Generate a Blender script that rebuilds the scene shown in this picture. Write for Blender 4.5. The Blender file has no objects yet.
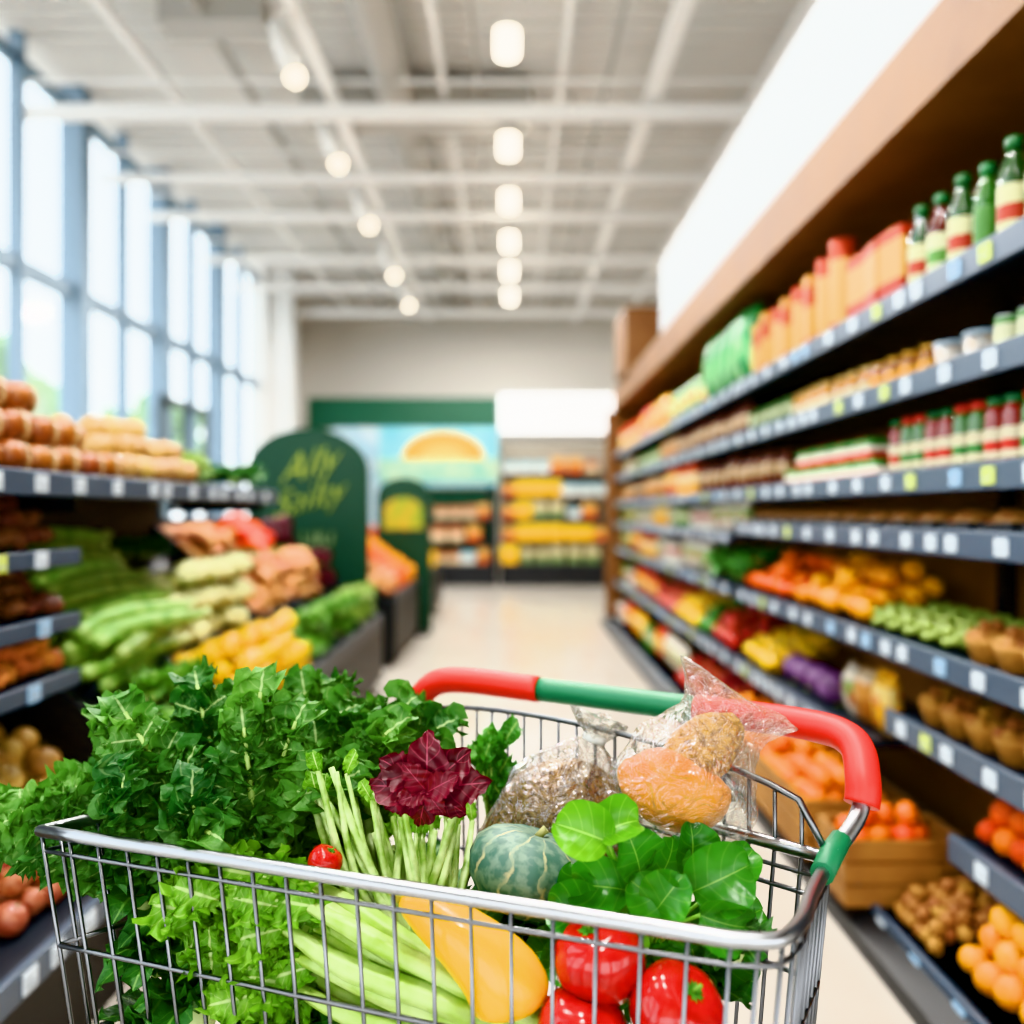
import bpy,bmesh,math,random
from mathutils import Vector,Matrix,noise
random.seed(7)
SC=bpy.context.scene; C=SC.collection
R=random.uniform; pi=math.pi
V=Vector
ORD="first second third fourth fifth sixth seventh eighth ninth tenth eleventh twelfth thirteenth fourteenth fifteenth sixteenth seventeenth eighteenth nineteenth twentieth".split()
def lin(h):
    h=h.lstrip('#'); o=[]
    for i in (0,2,4):
        c=int(h[i:i+2],16)/255; o.append(c/12.92 if c<=.04045 else ((c+.055)/1.055)**2.4)
    return (*o,1)
def P(px,py,d): return V(((px-512)/900*d,d,1.4-(py-512)/900*d))
# ---------------- materials
MC={}
def nm(name):
    m=bpy.data.materials.new(name); m.use_nodes=True
    n=m.node_tree.nodes; return m,n,m.node_tree.links,n['Principled BSDF']
def M(name,c,rough=.5,metal=0,c2=None,scale=8,bump=0,bscale=None,coat=0,rand=0,emis=0,vec=None):
    if name in MC: return MC[name]
    m,n,l,b=nm(name); MC[name]=m
    c=lin(c); b.inputs['Base Color'].default_value=c
    b.inputs['Roughness'].default_value=rough; b.inputs['Metallic'].default_value=metal
    b.inputs['Coat Weight'].default_value=coat
    tc=n.new('ShaderNodeTexCoord'); col=None; src=tc.outputs['Object']
    if c2:
        t=n.new('ShaderNodeTexNoise'); t.inputs['Scale'].default_value=scale; t.inputs['Detail'].default_value=4
        l.new(src,t.inputs['Vector'])
        r=n.new('ShaderNodeValToRGB'); r.color_ramp.elements[0].position=.35; r.color_ramp.elements[1].position=.65
        r.color_ramp.elements[0].color=c; r.color_ramp.elements[1].color=lin(c2)
        l.new(t.outputs['Fac'],r.inputs['Fac']); col=r.outputs['Color']; l.new(col,b.inputs['Base Color'])
    if rand:
        oi=n.new('ShaderNodeObjectInfo'); h=n.new('ShaderNodeHueSaturation')
        a=n.new('ShaderNodeMath'); a.operation='MULTIPLY_ADD'; a.inputs[1].default_value=rand; a.inputs[2].default_value=1-rand/2
        l.new(oi.outputs['Random'],a.inputs[0]); l.new(a.outputs[0],h.inputs['Value'])
        a2=n.new('ShaderNodeMath'); a2.operation='MULTIPLY_ADD'; a2.inputs[1].default_value=rand*.08; a2.inputs[2].default_value=.5-rand*.04
        l.new(oi.outputs['Random'],a2.inputs[0]); l.new(a2.outputs[0],h.inputs['Hue'])
        if col: l.new(col,h.inputs['Color'])
        else: h.inputs['Color'].default_value=c
        l.new(h.outputs['Color'],b.inputs['Base Color'])
    if bump:
        t=n.new('ShaderNodeTexNoise'); t.inputs['Scale'].default_value=bscale or scale*4; t.inputs['Detail'].default_value=5
        l.new(tc.outputs['Object'],t.inputs['Vector'])
        bp=n.new('ShaderNodeBump'); bp.inputs['Strength'].default_value=bump; bp.inputs['Distance'].default_value=.01
        l.new(t.outputs['Fac'],bp.inputs['Height']); l.new(bp.outputs['Normal'],b.inputs['Normal'])
    if emis:
        b.inputs['Emission Color'].default_value=c; b.inputs['Emission Strength'].default_value=emis
    return m
def MB(name,stops,rough=.4,rand=0,blotch=None):
    """printed packaging: colour bands over generated height"""
    if name in MC: return MC[name]
    m,n,l,b=nm(name); MC[name]=m; b.inputs['Roughness'].default_value=rough
    tc=n.new('ShaderNodeTexCoord'); s=n.new('ShaderNodeSeparateXYZ'); l.new(tc.outputs['Generated'],s.inputs[0])
    r=n.new('ShaderNodeValToRGB'); r.color_ramp.interpolation='CONSTANT'; cr=r.color_ramp.elements
    cr[0].position=0; cr[0].color=lin(stops[0][1]); cr[1].position=stops[1][0] if len(stops)>1 else .99; cr[1].color=lin(stops[1][1] if len(stops)>1 else stops[0][1])
    for p,c in stops[2:]:
        e=cr.new(p); e.color=lin(c)
    l.new(s.outputs['Z'],r.inputs['Fac']); out=r.outputs['Color']
    if blotch:
        t=n.new('ShaderNodeTexVoronoi'); t.inputs['Scale'].default_value=2.6; l.new(tc.outputs['Generated'],t.inputs['Vector'])
        q=n.new('ShaderNodeMath'); q.operation='LESS_THAN'; q.inputs[1].default_value=.3; l.new(t.outputs['Distance'],q.inputs[0])
        x=n.new('ShaderNodeMixRGB'); l.new(q.outputs[0],x.inputs['Fac']); l.new(out,x.inputs['Color1']); x.inputs['Color2'].default_value=lin(blotch); out=x.outputs['Color']
    l.new(out,b.inputs['Base Color']); return m
def MLeaf(name,c,c2,vein,rough=.4,trans=.25,veinw=.1,bump=.5,bs=60,side=.3,nv=44,cs=14):
    if name in MC: return MC[name]
    m,n,l,b=nm(name); MC[name]=m; b.inputs['Roughness'].default_value=rough
    uv=n.new('ShaderNodeUVMap'); s=n.new('ShaderNodeSeparateXYZ'); l.new(uv.outputs[0],s.inputs[0])
    ab=n.new('ShaderNodeMath'); ab.operation='ABSOLUTE'; l.new(s.outputs['Y'],ab.inputs[0])
    mr=n.new('ShaderNodeMapRange'); mr.inputs['From Min'].default_value=veinw*.4; mr.inputs['From Max'].default_value=veinw; mr.inputs['To Min'].default_value=.9; mr.inputs['To Max'].default_value=0
    l.new(ab.outputs[0],mr.inputs['Value'])
    a=n.new('ShaderNodeMath'); a.operation='MULTIPLY_ADD'; a.inputs[1].default_value=-.25; l.new(ab.outputs[0],a.inputs[0]); l.new(s.outputs['X'],a.inputs[2])
    k=n.new('ShaderNodeMath'); k.operation='MULTIPLY'; k.inputs[1].default_value=nv; l.new(a.outputs[0],k.inputs[0])
    si=n.new('ShaderNodeMath'); si.operation='SINE'; l.new(k.outputs[0],si.inputs[0])
    m2=n.new('ShaderNodeMapRange'); m2.inputs['From Min'].default_value=.88; m2.inputs['From Max'].default_value=1; m2.inputs['To Max'].default_value=side; l.new(si.outputs[0],m2.inputs['Value'])
    mx=n.new('ShaderNodeMath'); mx.operation='MAXIMUM'; l.new(mr.outputs[0],mx.inputs[0]); l.new(m2.outputs[0],mx.inputs[1])
    tc=n.new('ShaderNodeTexCoord'); t=n.new('ShaderNodeTexNoise'); t.inputs['Scale'].default_value=cs; l.new(tc.outputs['Object'],t.inputs['Vector'])
    r=n.new('ShaderNodeValToRGB'); r.color_ramp.elements[0].position=.3; r.color_ramp.elements[1].position=.7; r.color_ramp.elements[0].color=lin(c); r.color_ramp.elements[1].color=lin(c2)
    l.new(t.outputs['Fac'],r.inputs['Fac'])
    x=n.new('ShaderNodeMixRGB'); l.new(mx.outputs[0],x.inputs['Fac']); l.new(r.outputs['Color'],x.inputs['Color1']); x.inputs['Color2'].default_value=lin(vein)
    l.new(x.outputs['Color'],b.inputs['Base Color'])
    t2=n.new('ShaderNodeTexNoise'); t2.inputs['Scale'].default_value=bs; l.new(tc.outputs['Object'],t2.inputs['Vector'])
    bp=n.new('ShaderNodeBump'); bp.inputs['Strength'].default_value=bump; bp.inputs['Distance'].default_value=.004; l.new(t2.outputs['Fac'],bp.inputs['Height']); l.new(bp.outputs['Normal'],b.inputs['Normal'])
    tr=n.new('ShaderNodeBsdfTranslucent'); l.new(x.outputs['Color'],tr.inputs['Color'])
    ms=n.new('ShaderNodeMixShader'); ms.inputs[0].default_value=trans; l.new(b.outputs[0],ms.inputs[1]); l.new(tr.outputs[0],ms.inputs[2])
    l.new(ms.outputs[0],n['Material Output'].inputs['Surface']); return m
def MFilm(name,tint='#ffffff',g=.12,bump=.6,bs=25,k=.55,milk=0,ro=.12):
    if name in MC: return MC[name]
    m,n,l,b=nm(name); MC[name]=m; n.remove(b)
    tr=n.new('ShaderNodeBsdfTransparent'); tr.inputs[0].default_value=lin(tint)
    gl=n.new('ShaderNodeBsdfGlossy'); gl.inputs['Roughness'].default_value=ro; gl.inputs['Color'].default_value=(1,1,1,1)
    tc=n.new('ShaderNodeTexCoord'); t=n.new('ShaderNodeTexNoise'); t.inputs['Scale'].default_value=bs; t.inputs['Detail'].default_value=3; t.inputs['Distortion'].default_value=1.5; l.new(tc.outputs['Object'],t.inputs['Vector'])
    bp=n.new('ShaderNodeBump'); bp.inputs['Strength'].default_value=bump; bp.inputs['Distance'].default_value=.02; l.new(t.outputs['Fac'],bp.inputs['Height']); l.new(bp.outputs['Normal'],gl.inputs['Normal'])
    lw=n.new('ShaderNodeLayerWeight'); lw.inputs['Blend'].default_value=.35; l.new(bp.outputs['Normal'],lw.inputs['Normal'])
    a=n.new('ShaderNodeMath'); a.operation='MULTIPLY_ADD'; a.inputs[1].default_value=k; a.inputs[2].default_value=g; a.use_clamp=True; l.new(lw.outputs['Facing'],a.inputs[0])
    top=gl.outputs[0]
    if milk:
        df=n.new('ShaderNodeBsdfDiffuse'); df.inputs[0].default_value=(.8,.82,.83,1); m0=n.new('ShaderNodeMixShader'); m0.inputs[0].default_value=milk; l.new(gl.outputs[0],m0.inputs[1]); l.new(df.outputs[0],m0.inputs[2]); top=m0.outputs[0]
    ms=n.new('ShaderNodeMixShader'); l.new(a.outputs[0],ms.inputs[0]); l.new(tr.outputs[0],ms.inputs[1]); l.new(top,ms.inputs[2])
    l.new(ms.outputs[0],n['Material Output'].inputs['Surface']); return m
# ---------------- geometry builder
class B:
    def __init__(s): s.bm=bmesh.new(); s.mi=0; s.uv=s.bm.loops.layers.uv.new('UVMap')
    def grid(s,f,nu,nv,closed_v=False,uvf=None,smooth=True):
        g=[[s.bm.verts.new(f(i/nu,j/nv)) for j in range(nv+(0 if closed_v else 1))] for i in range(nu+1)]
        for i in range(nu):
            for j in range(nv):
                j2=(j+1)%nv if closed_v else j+1
                try: fa=s.bm.faces.new((g[i][j],g[i+1][j],g[i+1][j2],g[i][j2]))
                except ValueError: continue
                fa.smooth=smooth; fa.material_index=s.mi
                if uvf:
                    for lo,(a,b) in zip(fa.loops,((i,j),(i+1,j),(i+1,j+1),(i,j+1))): lo[s.uv].uv=uvf(a/nu,b/nv)
        return g
    def cap(s,ring):
        try:
            f=s.bm.faces.new(ring); f.material_index=s.mi
        except ValueError: pass
    def box(s,c,d,rot=None,bev=0):
        vs=[]; c=V(c)
        for sx in (-.5,.5):
            for sy in (-.5,.5):
                for sz in (-.5,.5):
                    p=V((sx*d[0],sy*d[1],sz*d[2]))
                    if rot: p=rot@p
                    vs.append(s.bm.verts.new(c+p))
        fs=[]
        for q in ((0,1,3,2),(4,6,7,5),(0,4,5,1),(2,3,7,6),(0,2,6,4),(1,5,7,3)):
            f=s.bm.faces.new([vs[i] for i in q]); f.material_index=s.mi; fs.append(f)
        if bev:
            es={e for f in fs for e in f.edges}
            r=bmesh.ops.bevel(s.bm,geom=list(es),offset=bev,segments=2,profile=.5,affect='EDGES')
            for f in r['faces']: f.smooth=True; f.material_index=s.mi
        return s
    def quad(s,pts):
        f=s.bm.faces.new([s.bm.verts.new(p) for p in pts]); f.material_index=s.mi; return f
    def prism(s,pts,ax,a0,a1):
        def mk(p,a): return V((p[0],a,p[1])) if ax=='y' else (V((a,p[0],p[1])) if ax=='x' else V((p[0],p[1],a)))
        A=[s.bm.verts.new(mk(p,a0)) for p in pts]; D=[s.bm.verts.new(mk(p,a1)) for p in pts]
        n=len(pts)
        for i in range(n):
            f=s.bm.faces.new((A[i],A[(i+1)%n],D[(i+1)%n],D[i])); f.material_index=s.mi
        s.cap(A); s.cap(list(reversed(D))); return s
    def tube(s,pts,r,seg=8,closed=False,flat=1.0,rib=0,nrib=0):
        pts=[V(p) for p in pts]; n=len(pts); rings=[]
        t=(pts[1]-pts[0]).normalized(); up=V((0,0,1)) if abs(t.z)<.9 else V((1,0,0))
        x=t.cross(up).normalized()
        for i,p in enumerate(pts):
            if closed: t2=(pts[(i+1)%n]-pts[i-1])
            else: t2=(pts[min(i+1,n-1)]-pts[max(i-1,0)])
            t2.normalize(); x=(x-t2*x.dot(t2)).normalized(); y=t2.cross(x)
            rr=r[i] if isinstance(r,(list,tuple)) else r
            ring=[]
            for k in range(seg):
                a=2*pi*k/seg; q=rr*(1-rib*(.5+.5*math.cos(nrib*a))) if rib else rr
                ring.append(s.bm.verts.new(p+x*q*math.cos(a)+y*q*flat*math.sin(a)))
            rings.append(ring)
        m=n if closed else n-1
        for i in range(m):
            a=rings[i]; b=rings[(i+1)%n]
            for k in range(seg):
                f=s.bm.faces.new((a[k],a[(k+1)%seg],b[(k+1)%seg],b[k])); f.smooth=True; f.material_index=s.mi
                for lo,uu in zip(f.loops,((i/n,0),(i/n,0),((i+1)/n,0),((i+1)/n,0))): lo[s.uv].uv=uu
        if not closed: s.cap(list(reversed(rings[0]))); s.cap(rings[-1])
        return s
    def lathe(s,prof,seg=16,loc=(0,0,0),rot=None,sx=1,sy=1,rib=0,nrib=0):
        loc=V(loc); rings=[]
        for r,z in prof:
            ring=[]
            for k in range(seg):
                a=2*pi*k/seg; rr=max(r,1e-4)
                if rib: rr=max(r,1e-4)*(1-rib*(1-abs(math.sin(a*nrib/2))))
                p=V((rr*math.cos(a)*sx,rr*math.sin(a)*sy,z))
                if rot: p=rot@p
                ring.append(s.bm.verts.new(loc+p))
            rings.append(ring)
        for i in range(len(rings)-1):
            for k in range(seg):
                f=s.bm.faces.new((rings[i][k],rings[i][(k+1)%seg],rings[i+1][(k+1)%seg],rings[i+1][k])); f.smooth=True; f.material_index=s.mi
        s.cap(list(reversed(rings[0]))); s.cap(rings[-1]); return s
    def ball(s,loc,r,sc=(1,1,1),sub=2,amp=0,fr=3,seed=0,rot=None):
        res=bmesh.ops.create_icosphere(s.bm,subdivisions=sub,radius=1)
        loc=V(loc); vs=set(res['verts'])
        for v in vs:
            p=v.co.copy()
            if amp: p*=1+amp*noise.noise(p*fr+V((seed,seed*2.1,0)))
            p=V((p.x*sc[0],p.y*sc[1],p.z*sc[2]))*r
            if rot: p=rot@p
            v.co=loc+p
        for v in vs:
            for f in v.link_faces: f.smooth=True; f.material_index=s.mi
        return s
    def leaf(s,base,d,up,L,W,nu=20,nv=6,bend=.8,ruf=.15,fr=5,cup=.2,lobes=0,stem=0,shape=0,jag=0,ph=None,frill=0,ff=52):
        d=V(d).normalized(); up=V(up); up=(up-d*up.dot(d)).normalized(); sd=d.cross(up)
        ph=R(0,6) if ph is None else ph; p=V(base); sp=[]; th=bend*.35
        for i in range(nu+1):
            u=i/nu; a=th-bend*1.35*u
            t=d*math.cos(a)+up*math.sin(a); nn=up*math.cos(a)-d*math.sin(a)
            sp.append((p.copy(),t,nn)); p=p+t*(L/nu)
        def out(u):
            if shape==0: w=math.sin(pi*min(1,(u*.97+.03))**.9)**.6
            elif shape==1: w=math.sin(pi*(u*.95+.04)**1.15)**.75
            elif shape==3: w=(.3+.7*min(1,u*1.7))*(max(0,1-u**4))**.5
            else: w=math.sin(pi*(u*.96+.03)**.85)**.9
            return w
        def f(u,v):
            i=min(nu,int(round(u*nu))); q,t,nn=sp[i]; v=v*2-1; av=abs(v); sg=1 if v>0 else -1
            w=W*out(u); fwd=0
            if lobes:
                lb=abs(math.sin(lobes*pi*u+sg*.5))
                w*=1-(.26 if shape==3 else .42)*av*lb**1.5
            if jag: w*=1+jag*av**3*math.sin(u*61+sg*2+ph)
            e=av**1.6*W*ruf
            o=e*(math.sin(fr*6.28*u+ph+sg)+.55*math.sin(fr*2.3*6.28*u+ph*2+sg*2)+.3*math.sin(fr*4.7*6.28*u+ph*3))
            o2=e*.6*math.cos(fr*6.28*u+ph+sg*1.7)+fwd
            if frill:
                e3=av**2.5*W*frill; A=ff*u+ph*5+sg+2*math.sin(9*u+ph)
                o+=e3*math.sin(A); o2+=e3*1.0*math.cos(A+av*2.5); o+=.05*W*math.sin(23*u+7*v+ph)
                w*=1+.12*av**3*math.cos(A*1.7)
            return q+sd*(w*v*(1-.15*cup*av))+nn*(cup*w*av*av+o)+t*o2
        s.grid(f,nu,nv*2,uvf=lambda a,b:(a,b*2-1)); return sp
    def mesh(s,name,mats):
        me=bpy.data.meshes.new(name)
        if len(s.bm.faces)<4000 and not getattr(s,'open',0): bmesh.ops.recalc_face_normals(s.bm,faces=s.bm.faces)
        s.bm.to_mesh(me); s.bm.free()
        for m in (mats if isinstance(mats,(list,tuple)) else [mats]): me.materials.append(m)
        return me
def O(name,me,parent=None,loc=(0,0,0),label=None):
    o=bpy.data.objects.new(name,me); C.objects.link(o); o.location=loc
    if parent: o.parent=parent
    if label: o['label']=label
    return o
def tag(o,label,cat,group=None,kind=None):
    if label: o['label']=label
    if cat: o['category']=cat
    if group: o['group']=group
    if kind: o['kind']=kind
    return o
def E(name,loc,label,cat,group=None):
    o=bpy.data.objects.new(name,None); C.objects.link(o); o.location=loc; o.empty_display_size=.05
    return tag(o,label,cat,group)
def part(name,b,mats,root,label=None): return O(name,b.mesh(name,mats),root,-root.location,label)
def sub(name,b,mats,p,label=None): return O(name,b.mesh(name,mats),p,(0,0,0),label)
def struct(name,b,mats):
    o=O(name,b.mesh(name,mats)); o['kind']='structure'; return o
class Kind:
    def __init__(s,name,cat,parts,unit=1): s.name=name; s.cat=cat; s.parts=parts; s.unit=unit
    def put(s,loc,label,group=None,rot=(0,0,0),sc=1):
        if len(s.parts)==1: o=O(s.name,s.parts[0][1])
        else:
            o=bpy.data.objects.new(s.name,None); C.objects.link(o); o.empty_display_size=.03
            for pn,me in s.parts: O(pn,me,o)
        o.location=loc; o.rotation_euler=rot; o.scale=(sc,sc,sc)
        return tag(o,label,s.cat,group)
# ================= SETTING
CEIL=6.0
m_floor=M('floor_tile','#bcb5ab',.2,c2='#b2aaa0',scale=1.5,coat=.2)
struct('floor',B().box((1,8.5,-.05),(12,22,.1)),m_floor)
m_wall=M('wall_paint','#d6d1c9',.8); m_white=M('white_paint','#a4a9ad',.7)
struct('wall_back',B().box((1,19.1,3),(12,.2,6)),m_wall)
struct('wall_front_added',B().box((1,-2.3,4.3),(12,.2,3.4)),m_wall)  # unseen wall behind the camera, added to hold back frontal sky light
struct('wall_right',B().box((6.6,8.5,3),(.2,22,6)),m_wall)
b=B(); 
for i in range(84):
    y=-2+i*.25; b.box((1,y+.06,CEIL+.03),(12,.12,.05)); 
b.box((1,8.5,CEIL+.1),(12,22,.1))
struct('ceiling',b,M('ceiling_deck','#e2e0dc',.8,c2='#d8d6d2',scale=.8))
m_beam=M('beam_paint','#f0efed',.6); k=1
for y,w_ in ((1.8,.1),(4.5,.1),(8.68,.13),(10.4,.09),(11.75,.09),(13.75,.1),(15.4,.1),(17.4,.12)):
    struct('trim_%d'%k,B().box((1,y,5.25),(11.5,.1,w_)).box((1,y,5.55),(11.5,.03,.03)),m_beam); k+=1
for x,z,w in ((-1.75,5.45,.12),(1.35,5.4,.14),(2.4,5.5,.1),(-3.4,5.6,.07),(-.7,5.75,.06),(.5,5.8,.06),(3.6,5.6,.1)):
    struct('trim_%d'%k,B().box((x,8.5,z),(w,21,.08)),m_beam); k+=1
for x,r_ in ((-2.7,.05),(4.3,.05),(-1.2,.2),(.95,.03),(-.35,.025)):
    struct('trim_%d'%k,B().tube([(x,-2,5.72),(x,18.9,5.72)],r_,12),M('pipe','#b0aea9',.5)); k+=1
struct('trim_%d'%k,B().box((-1.0,9.6,5.7),(2.4,.5,.35)).box((-2.6,7.9,5.75),(.9,.35,.25)),M('pipe','#aaa69e',.5))
m_mull=M('mullion','#758a9b',.45); m_glass=MFilm('window_glass','#f4fafc',.02,0)
ys=[-1.9+1.17*i for i in range(17)]
wn=1
for i in range(16):
    y0,y1=ys[i],ys[i+1]; b=B(); th=.22 if i%2==0 else .08
    b.box((-4.75,y0,3),(.26 if i%2==0 else .14,th,6))
    for z in (.1,2.05,3.78,5.75): b.box((-4.78,(y0+y1)/2,z),(.12,y1-y0-th*.4,.1 if z!=3.78 else .16))
    w=struct('window_%d'%wn,b,m_mull); wn+=1
    g=B(); g.quad([(-4.8,y0,.1),(-4.8,y1,.1),(-4.8,y1,5.8),(-4.8,y0,5.8)]); O('pane',g.mesh('pane',m_glass),w)
for i in range(5):  # added storefront frames, unseen; opening below the wall lets in frontal fill light
    b=B(); x=-4.6+2.2*i; b.box((x,-2.3,1.3),(.12,.12,2.6)).box((x+1.1,-2.3,.08),(2.1,.1,.16)); struct('window_%d'%wn,b,m_mull); wn+=1
struct('wall_left',B().box((-4.75,17.9,3),(.3,2.2,6)).box((-4.45,17.2,3),(.6,.5,6)),M('white_pillar','#dcdcda',.7))
dk=M('dark_frame','#4a5458',.5)
d=B(); d.box((-4.55,11.7,1.45),(.08,.08,2.9)).box((-4.55,13.4,1.45),(.08,.08,2.9)).box((-4.55,12.55,2.88),(.08,1.78,.1)).box((-4.55,12.55,1.45),(.08,.07,2.9)).box((-4.55,12.55,.1),(.08,1.7,.15)).box((-4.5,12.45,1.05),(.04,.03,.4))
struct('door_1',d,dk)
struct('ground_outside',B().box((-10,6,-.16),(40,50,.1)),M('pavement','#a8a6a0',.9))
for i,(x,y) in enumerate(((-10,16.5),(-12,22),(-9.5,24))):
    t=E('tree',(x,y,-.1),['pale green street tree seen through the nearest window bays','pale green street tree further back outside the glass','small street tree farthest off outside the glass'][i],'tree','trees outside the windows')
    part('trunk',B().tube([(x,y,-.1),(x+.1,y,1.5),(x,y,3)],[.16,.12,.07],8),M('bark','#6b5a48',.9),t)
    b=B()
    for q in range(9): b.ball((x+R(-.9,.9),y+R(-.9,.9),3+R(-.6,1.2)),R(.5,.9),sub=2,amp=.5,fr=4,seed=q)
    part('foliage',b,M('tree_foliage','#8aa274',.8,c2='#768e64',scale=3),t)
struct('wall_bulkhead',B().box((1.62,4.0,3.31),(.5,8.6,.76)),m_white)
wood=M('wood_fascia','#74502f',.6,c2='#644224',scale=3,bump=.1)
struct('trim_fascia',B().box((1.33,5.5,2.79),(.12,11.6,.26)).box((1.63,5.5,2.68),(.48,11.6,.04)),wood)
struct('trim_bracket',B().box((1.5,10.2,3.28),(.55,.9,.7),bev=.01),wood)
# ================= RIGHT RACKS
m_shelf=M('shelf_metal','#2e343c',.45); m_rail=M('price_rail','#43505f',.35); m_dark=M('black_metal','#1e2023',.5)
m_tag=M('price_tag','#c4ced6',.4); m_tag2=M('price_tag_yellow','#bcca68',.4); m_tag3=M('price_tag_blue','#8fb2cf',.4); m_ink=M('tag_ink','#98a2aa',.6)
tagm={}
def tagmesh(side,tm):
    key=(side,tm.name)
    if key not in tagm:
        b=B(); b.box((0,0,0),(.004,.06,.046)); b.mi=1; b.box((-.003*side,-.012,.010),(.002,.026,.004)); b.box((-.003*side,.0,-.008),(.002,.04,.006)); tagm[key]=b.mesh('price_tag',[tm,m_ink])
    return tagm[key]
backwood=M('back_panel_wood','#9a6e46',.5,c2='#885e3a',scale=4)
def shelfpart(root,xf,xb,y0,y1,z,side,tags=True,sp=.2,railh=.08):
    w=abs(xb-xf)
    s=part('shelf',B().box(((xf+xb)/2,(y0+y1)/2,z-.015),(w,y1-y0-.01,.03)),m_shelf,root)
    sub('price_rail',B().box((xf-.012*side,(y0+y1)/2,z-.022),(.024,y1-y0-.02,railh),bev=.004),m_rail,s)
    if tags:
        y=y0+.1
        while y<y1-.06:
            tm=random.choice([m_tag,m_tag,m_tag,m_tag,m_tag,m_tag2,m_tag3])
            O('price_tag',tagmesh(side,tm),s,(xf-.027*side,y,z-.022)); y+=sp*R(.6,1.5)
    return s
XF=1.3; XB=1.8
SH=[2.12,1.83,1.52,1.33,.96,.71,.44]
nb=E('shelving_unit',(1.55,3.2,0),'dark metal grocery shelving along the right, bay nearest the camera','shelving unit','right wall shelving bays')
part('back_panel',B().box((XB+.03,3.2,1.4),(.05,4.2,2.6)),backwood,nb)
part('plinth',B().prism([(1.1,0),(1.8,0),(1.8,.1),(1.2,.1),(1.1,.06)],'y',1.1,5.28),m_dark,nb)
shelfpart(nb,1.2,XB,1.1,5.28,.1,1)
for z in SH[:3]: shelfpart(nb,XF,XB,1.1,5.28,z,1)
for z in SH[3:5]: shelfpart(nb,XF,XB,1.1,5.2,z,1)
shelfpart(nb,XF,XB,1.1,3.1,SH[5],1); shelfpart(nb,XF,XB,1.1,2.65,SH[6],1)
shelfpart(nb,XF,XB,3.35,5.28,.55,1)
for y in (1.12,3.22): part('upright',B().box((1.77,y,1.35),(.05,.05,2.6)),m_dark,nb)
fb=E('shelving_unit',(1.55,8.2,0),'dark metal grocery shelving along the right, far bay beside the end panel','shelving unit','right wall shelving bays')
part('back_panel',B().box((XB+.03,8.25,1.4),(.05,5.9,2.6)),backwood,fb)
part('plinth',B().prism([(1.1,0),(1.8,0),(1.8,.1),(1.2,.1),(1.1,.06)],'y',5.3,11.2),m_dark,fb)
FS=[2.12,1.83,1.52,1.27,.96,.55]
for z in FS: shelfpart(fb,XF,XB,5.3,11.2,z,1,sp=.3)
shelfpart(fb,1.2,XB,5.3,11.2,.1,1,sp=.3)
part('end_panel',B().box((1.5,11.25,1.33),(.66,.06,2.66),bev=.005),wood,fb,'wooden end panel')
# ================= PACKAGE KINDS
def jar(name,cat,h,r,body,label,lid,lab2=None):
    p=[(r*.85,0),(r,.01),(r,h*.62),(r*.95,h*.7),(r*.55,h*.82),(r*.5,h*.9)]
    if h<.22: p=[(r*.85,0),(r,.008),(r,h*.78),(r*.8,h*.86),(r*.75,h*.9)]
    rl=p[-1][0]*1.12
    return Kind(name,cat,[('body',B().lathe(p,16).mesh('body',M('jar_'+body,body,.12,coat=.6))),
      ('label',B().lathe([(r*1.01,h*.14),(r*1.015,h*.15),(r*1.015,h*.55),(r*1.01,h*.56)],16).mesh('label',MB('lab'+label+str(lab2),[(0,label),(.25,lab2 or label),(.6,label)],.5))),
      ('lid',B().lathe([(rl,h*.88),(rl,h*.99),(rl*.9,h),(.001,h)],16).mesh('lid',M('lid_'+lid,lid,.35)))])
def can(name,h,r,c,c2,top='#b8bcc0',cat='can'):
    return Kind(name,cat,[('body',B().lathe([(r*.97,0),(r,.006),(r,h-.006),(r*.97,h)],18).mesh('body',MB('can'+c+c2,[(0,c),(.15,c2),(.8,c)],.5))),
      ('lid',B().lathe([(r*.98,h-.002),(r*.98,h+.004),(r*.9,h+.004),(r*.88,h),(.001,h)],18).mesh('lid',M('tin'+top,top,.3,.8 if cat=='can' else 0)))])
def carton(name,w,d,h,stops,blotch=None):
    b=B(); b.box((0,0,h/2),(w,d,h),bev=.004)
    f=B(); f.box((0,0,h+.001),(w*.96,d*.3,.004))
    return Kind(name,'box',[('box_body',b.mesh('box_body',MB(name+str(stops),stops,.5,blotch=blotch))),('flap',f.mesh('flap',M('flap'+stops[0][1],stops[0][1],.5)))])
def pouch(name,w,h,t,stops,blotch=None):
    b=B()
    def f(u,v):
        a=v*2*pi; z=u*h; k=math.sin(pi*min(1,max(0,u)))**.45 if 0<u<1 else 0
        x=t/2*k*math.sin(a); y=w/2*(.9+.1*k)*math.copysign(abs(math.cos(a))**.6,math.cos(a))
        return V((x+.004*math.sin(a),y,z))
    b.grid(f,12,20,closed_v=True)
    s=B(); s.box((0,0,h-.008),(.006,w*.92,.03))
    return Kind(name,'packet',[('bag',b.mesh('bag',MB(name+str(stops),stops,.3,blotch=blotch))),('seal',s.mesh('seal',M('seal'+stops[-1][1],stops[-1][1],.35)))])
def row(k,y0,y1,n,x,z,base,group,jit=.008,where='from the near end'):
    for i in range(n):
        y=y0+(y1-y0)*(i/(n-1) if n>1 else 0)
        lab=f"{base}, {ORD[i]} {where}" if n>1 else base
        k.put((x+R(-jit,jit),y,z+.001),lab,group,(0,0,R(-.15,.15)))
jg=jar('sauce_bottle','bottle',.31,.043,'#22401e','#b8b890','#205a30','#98321e')
jr=jar('sauce_bottle','bottle',.30,.043,'#4c1a10','#b8bc98','#1c6034','#4a7a34')
jo=jar('oil_bottle','bottle',.29,.038,'#2c5a20','#3c6c2c','#246a3c')
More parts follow.
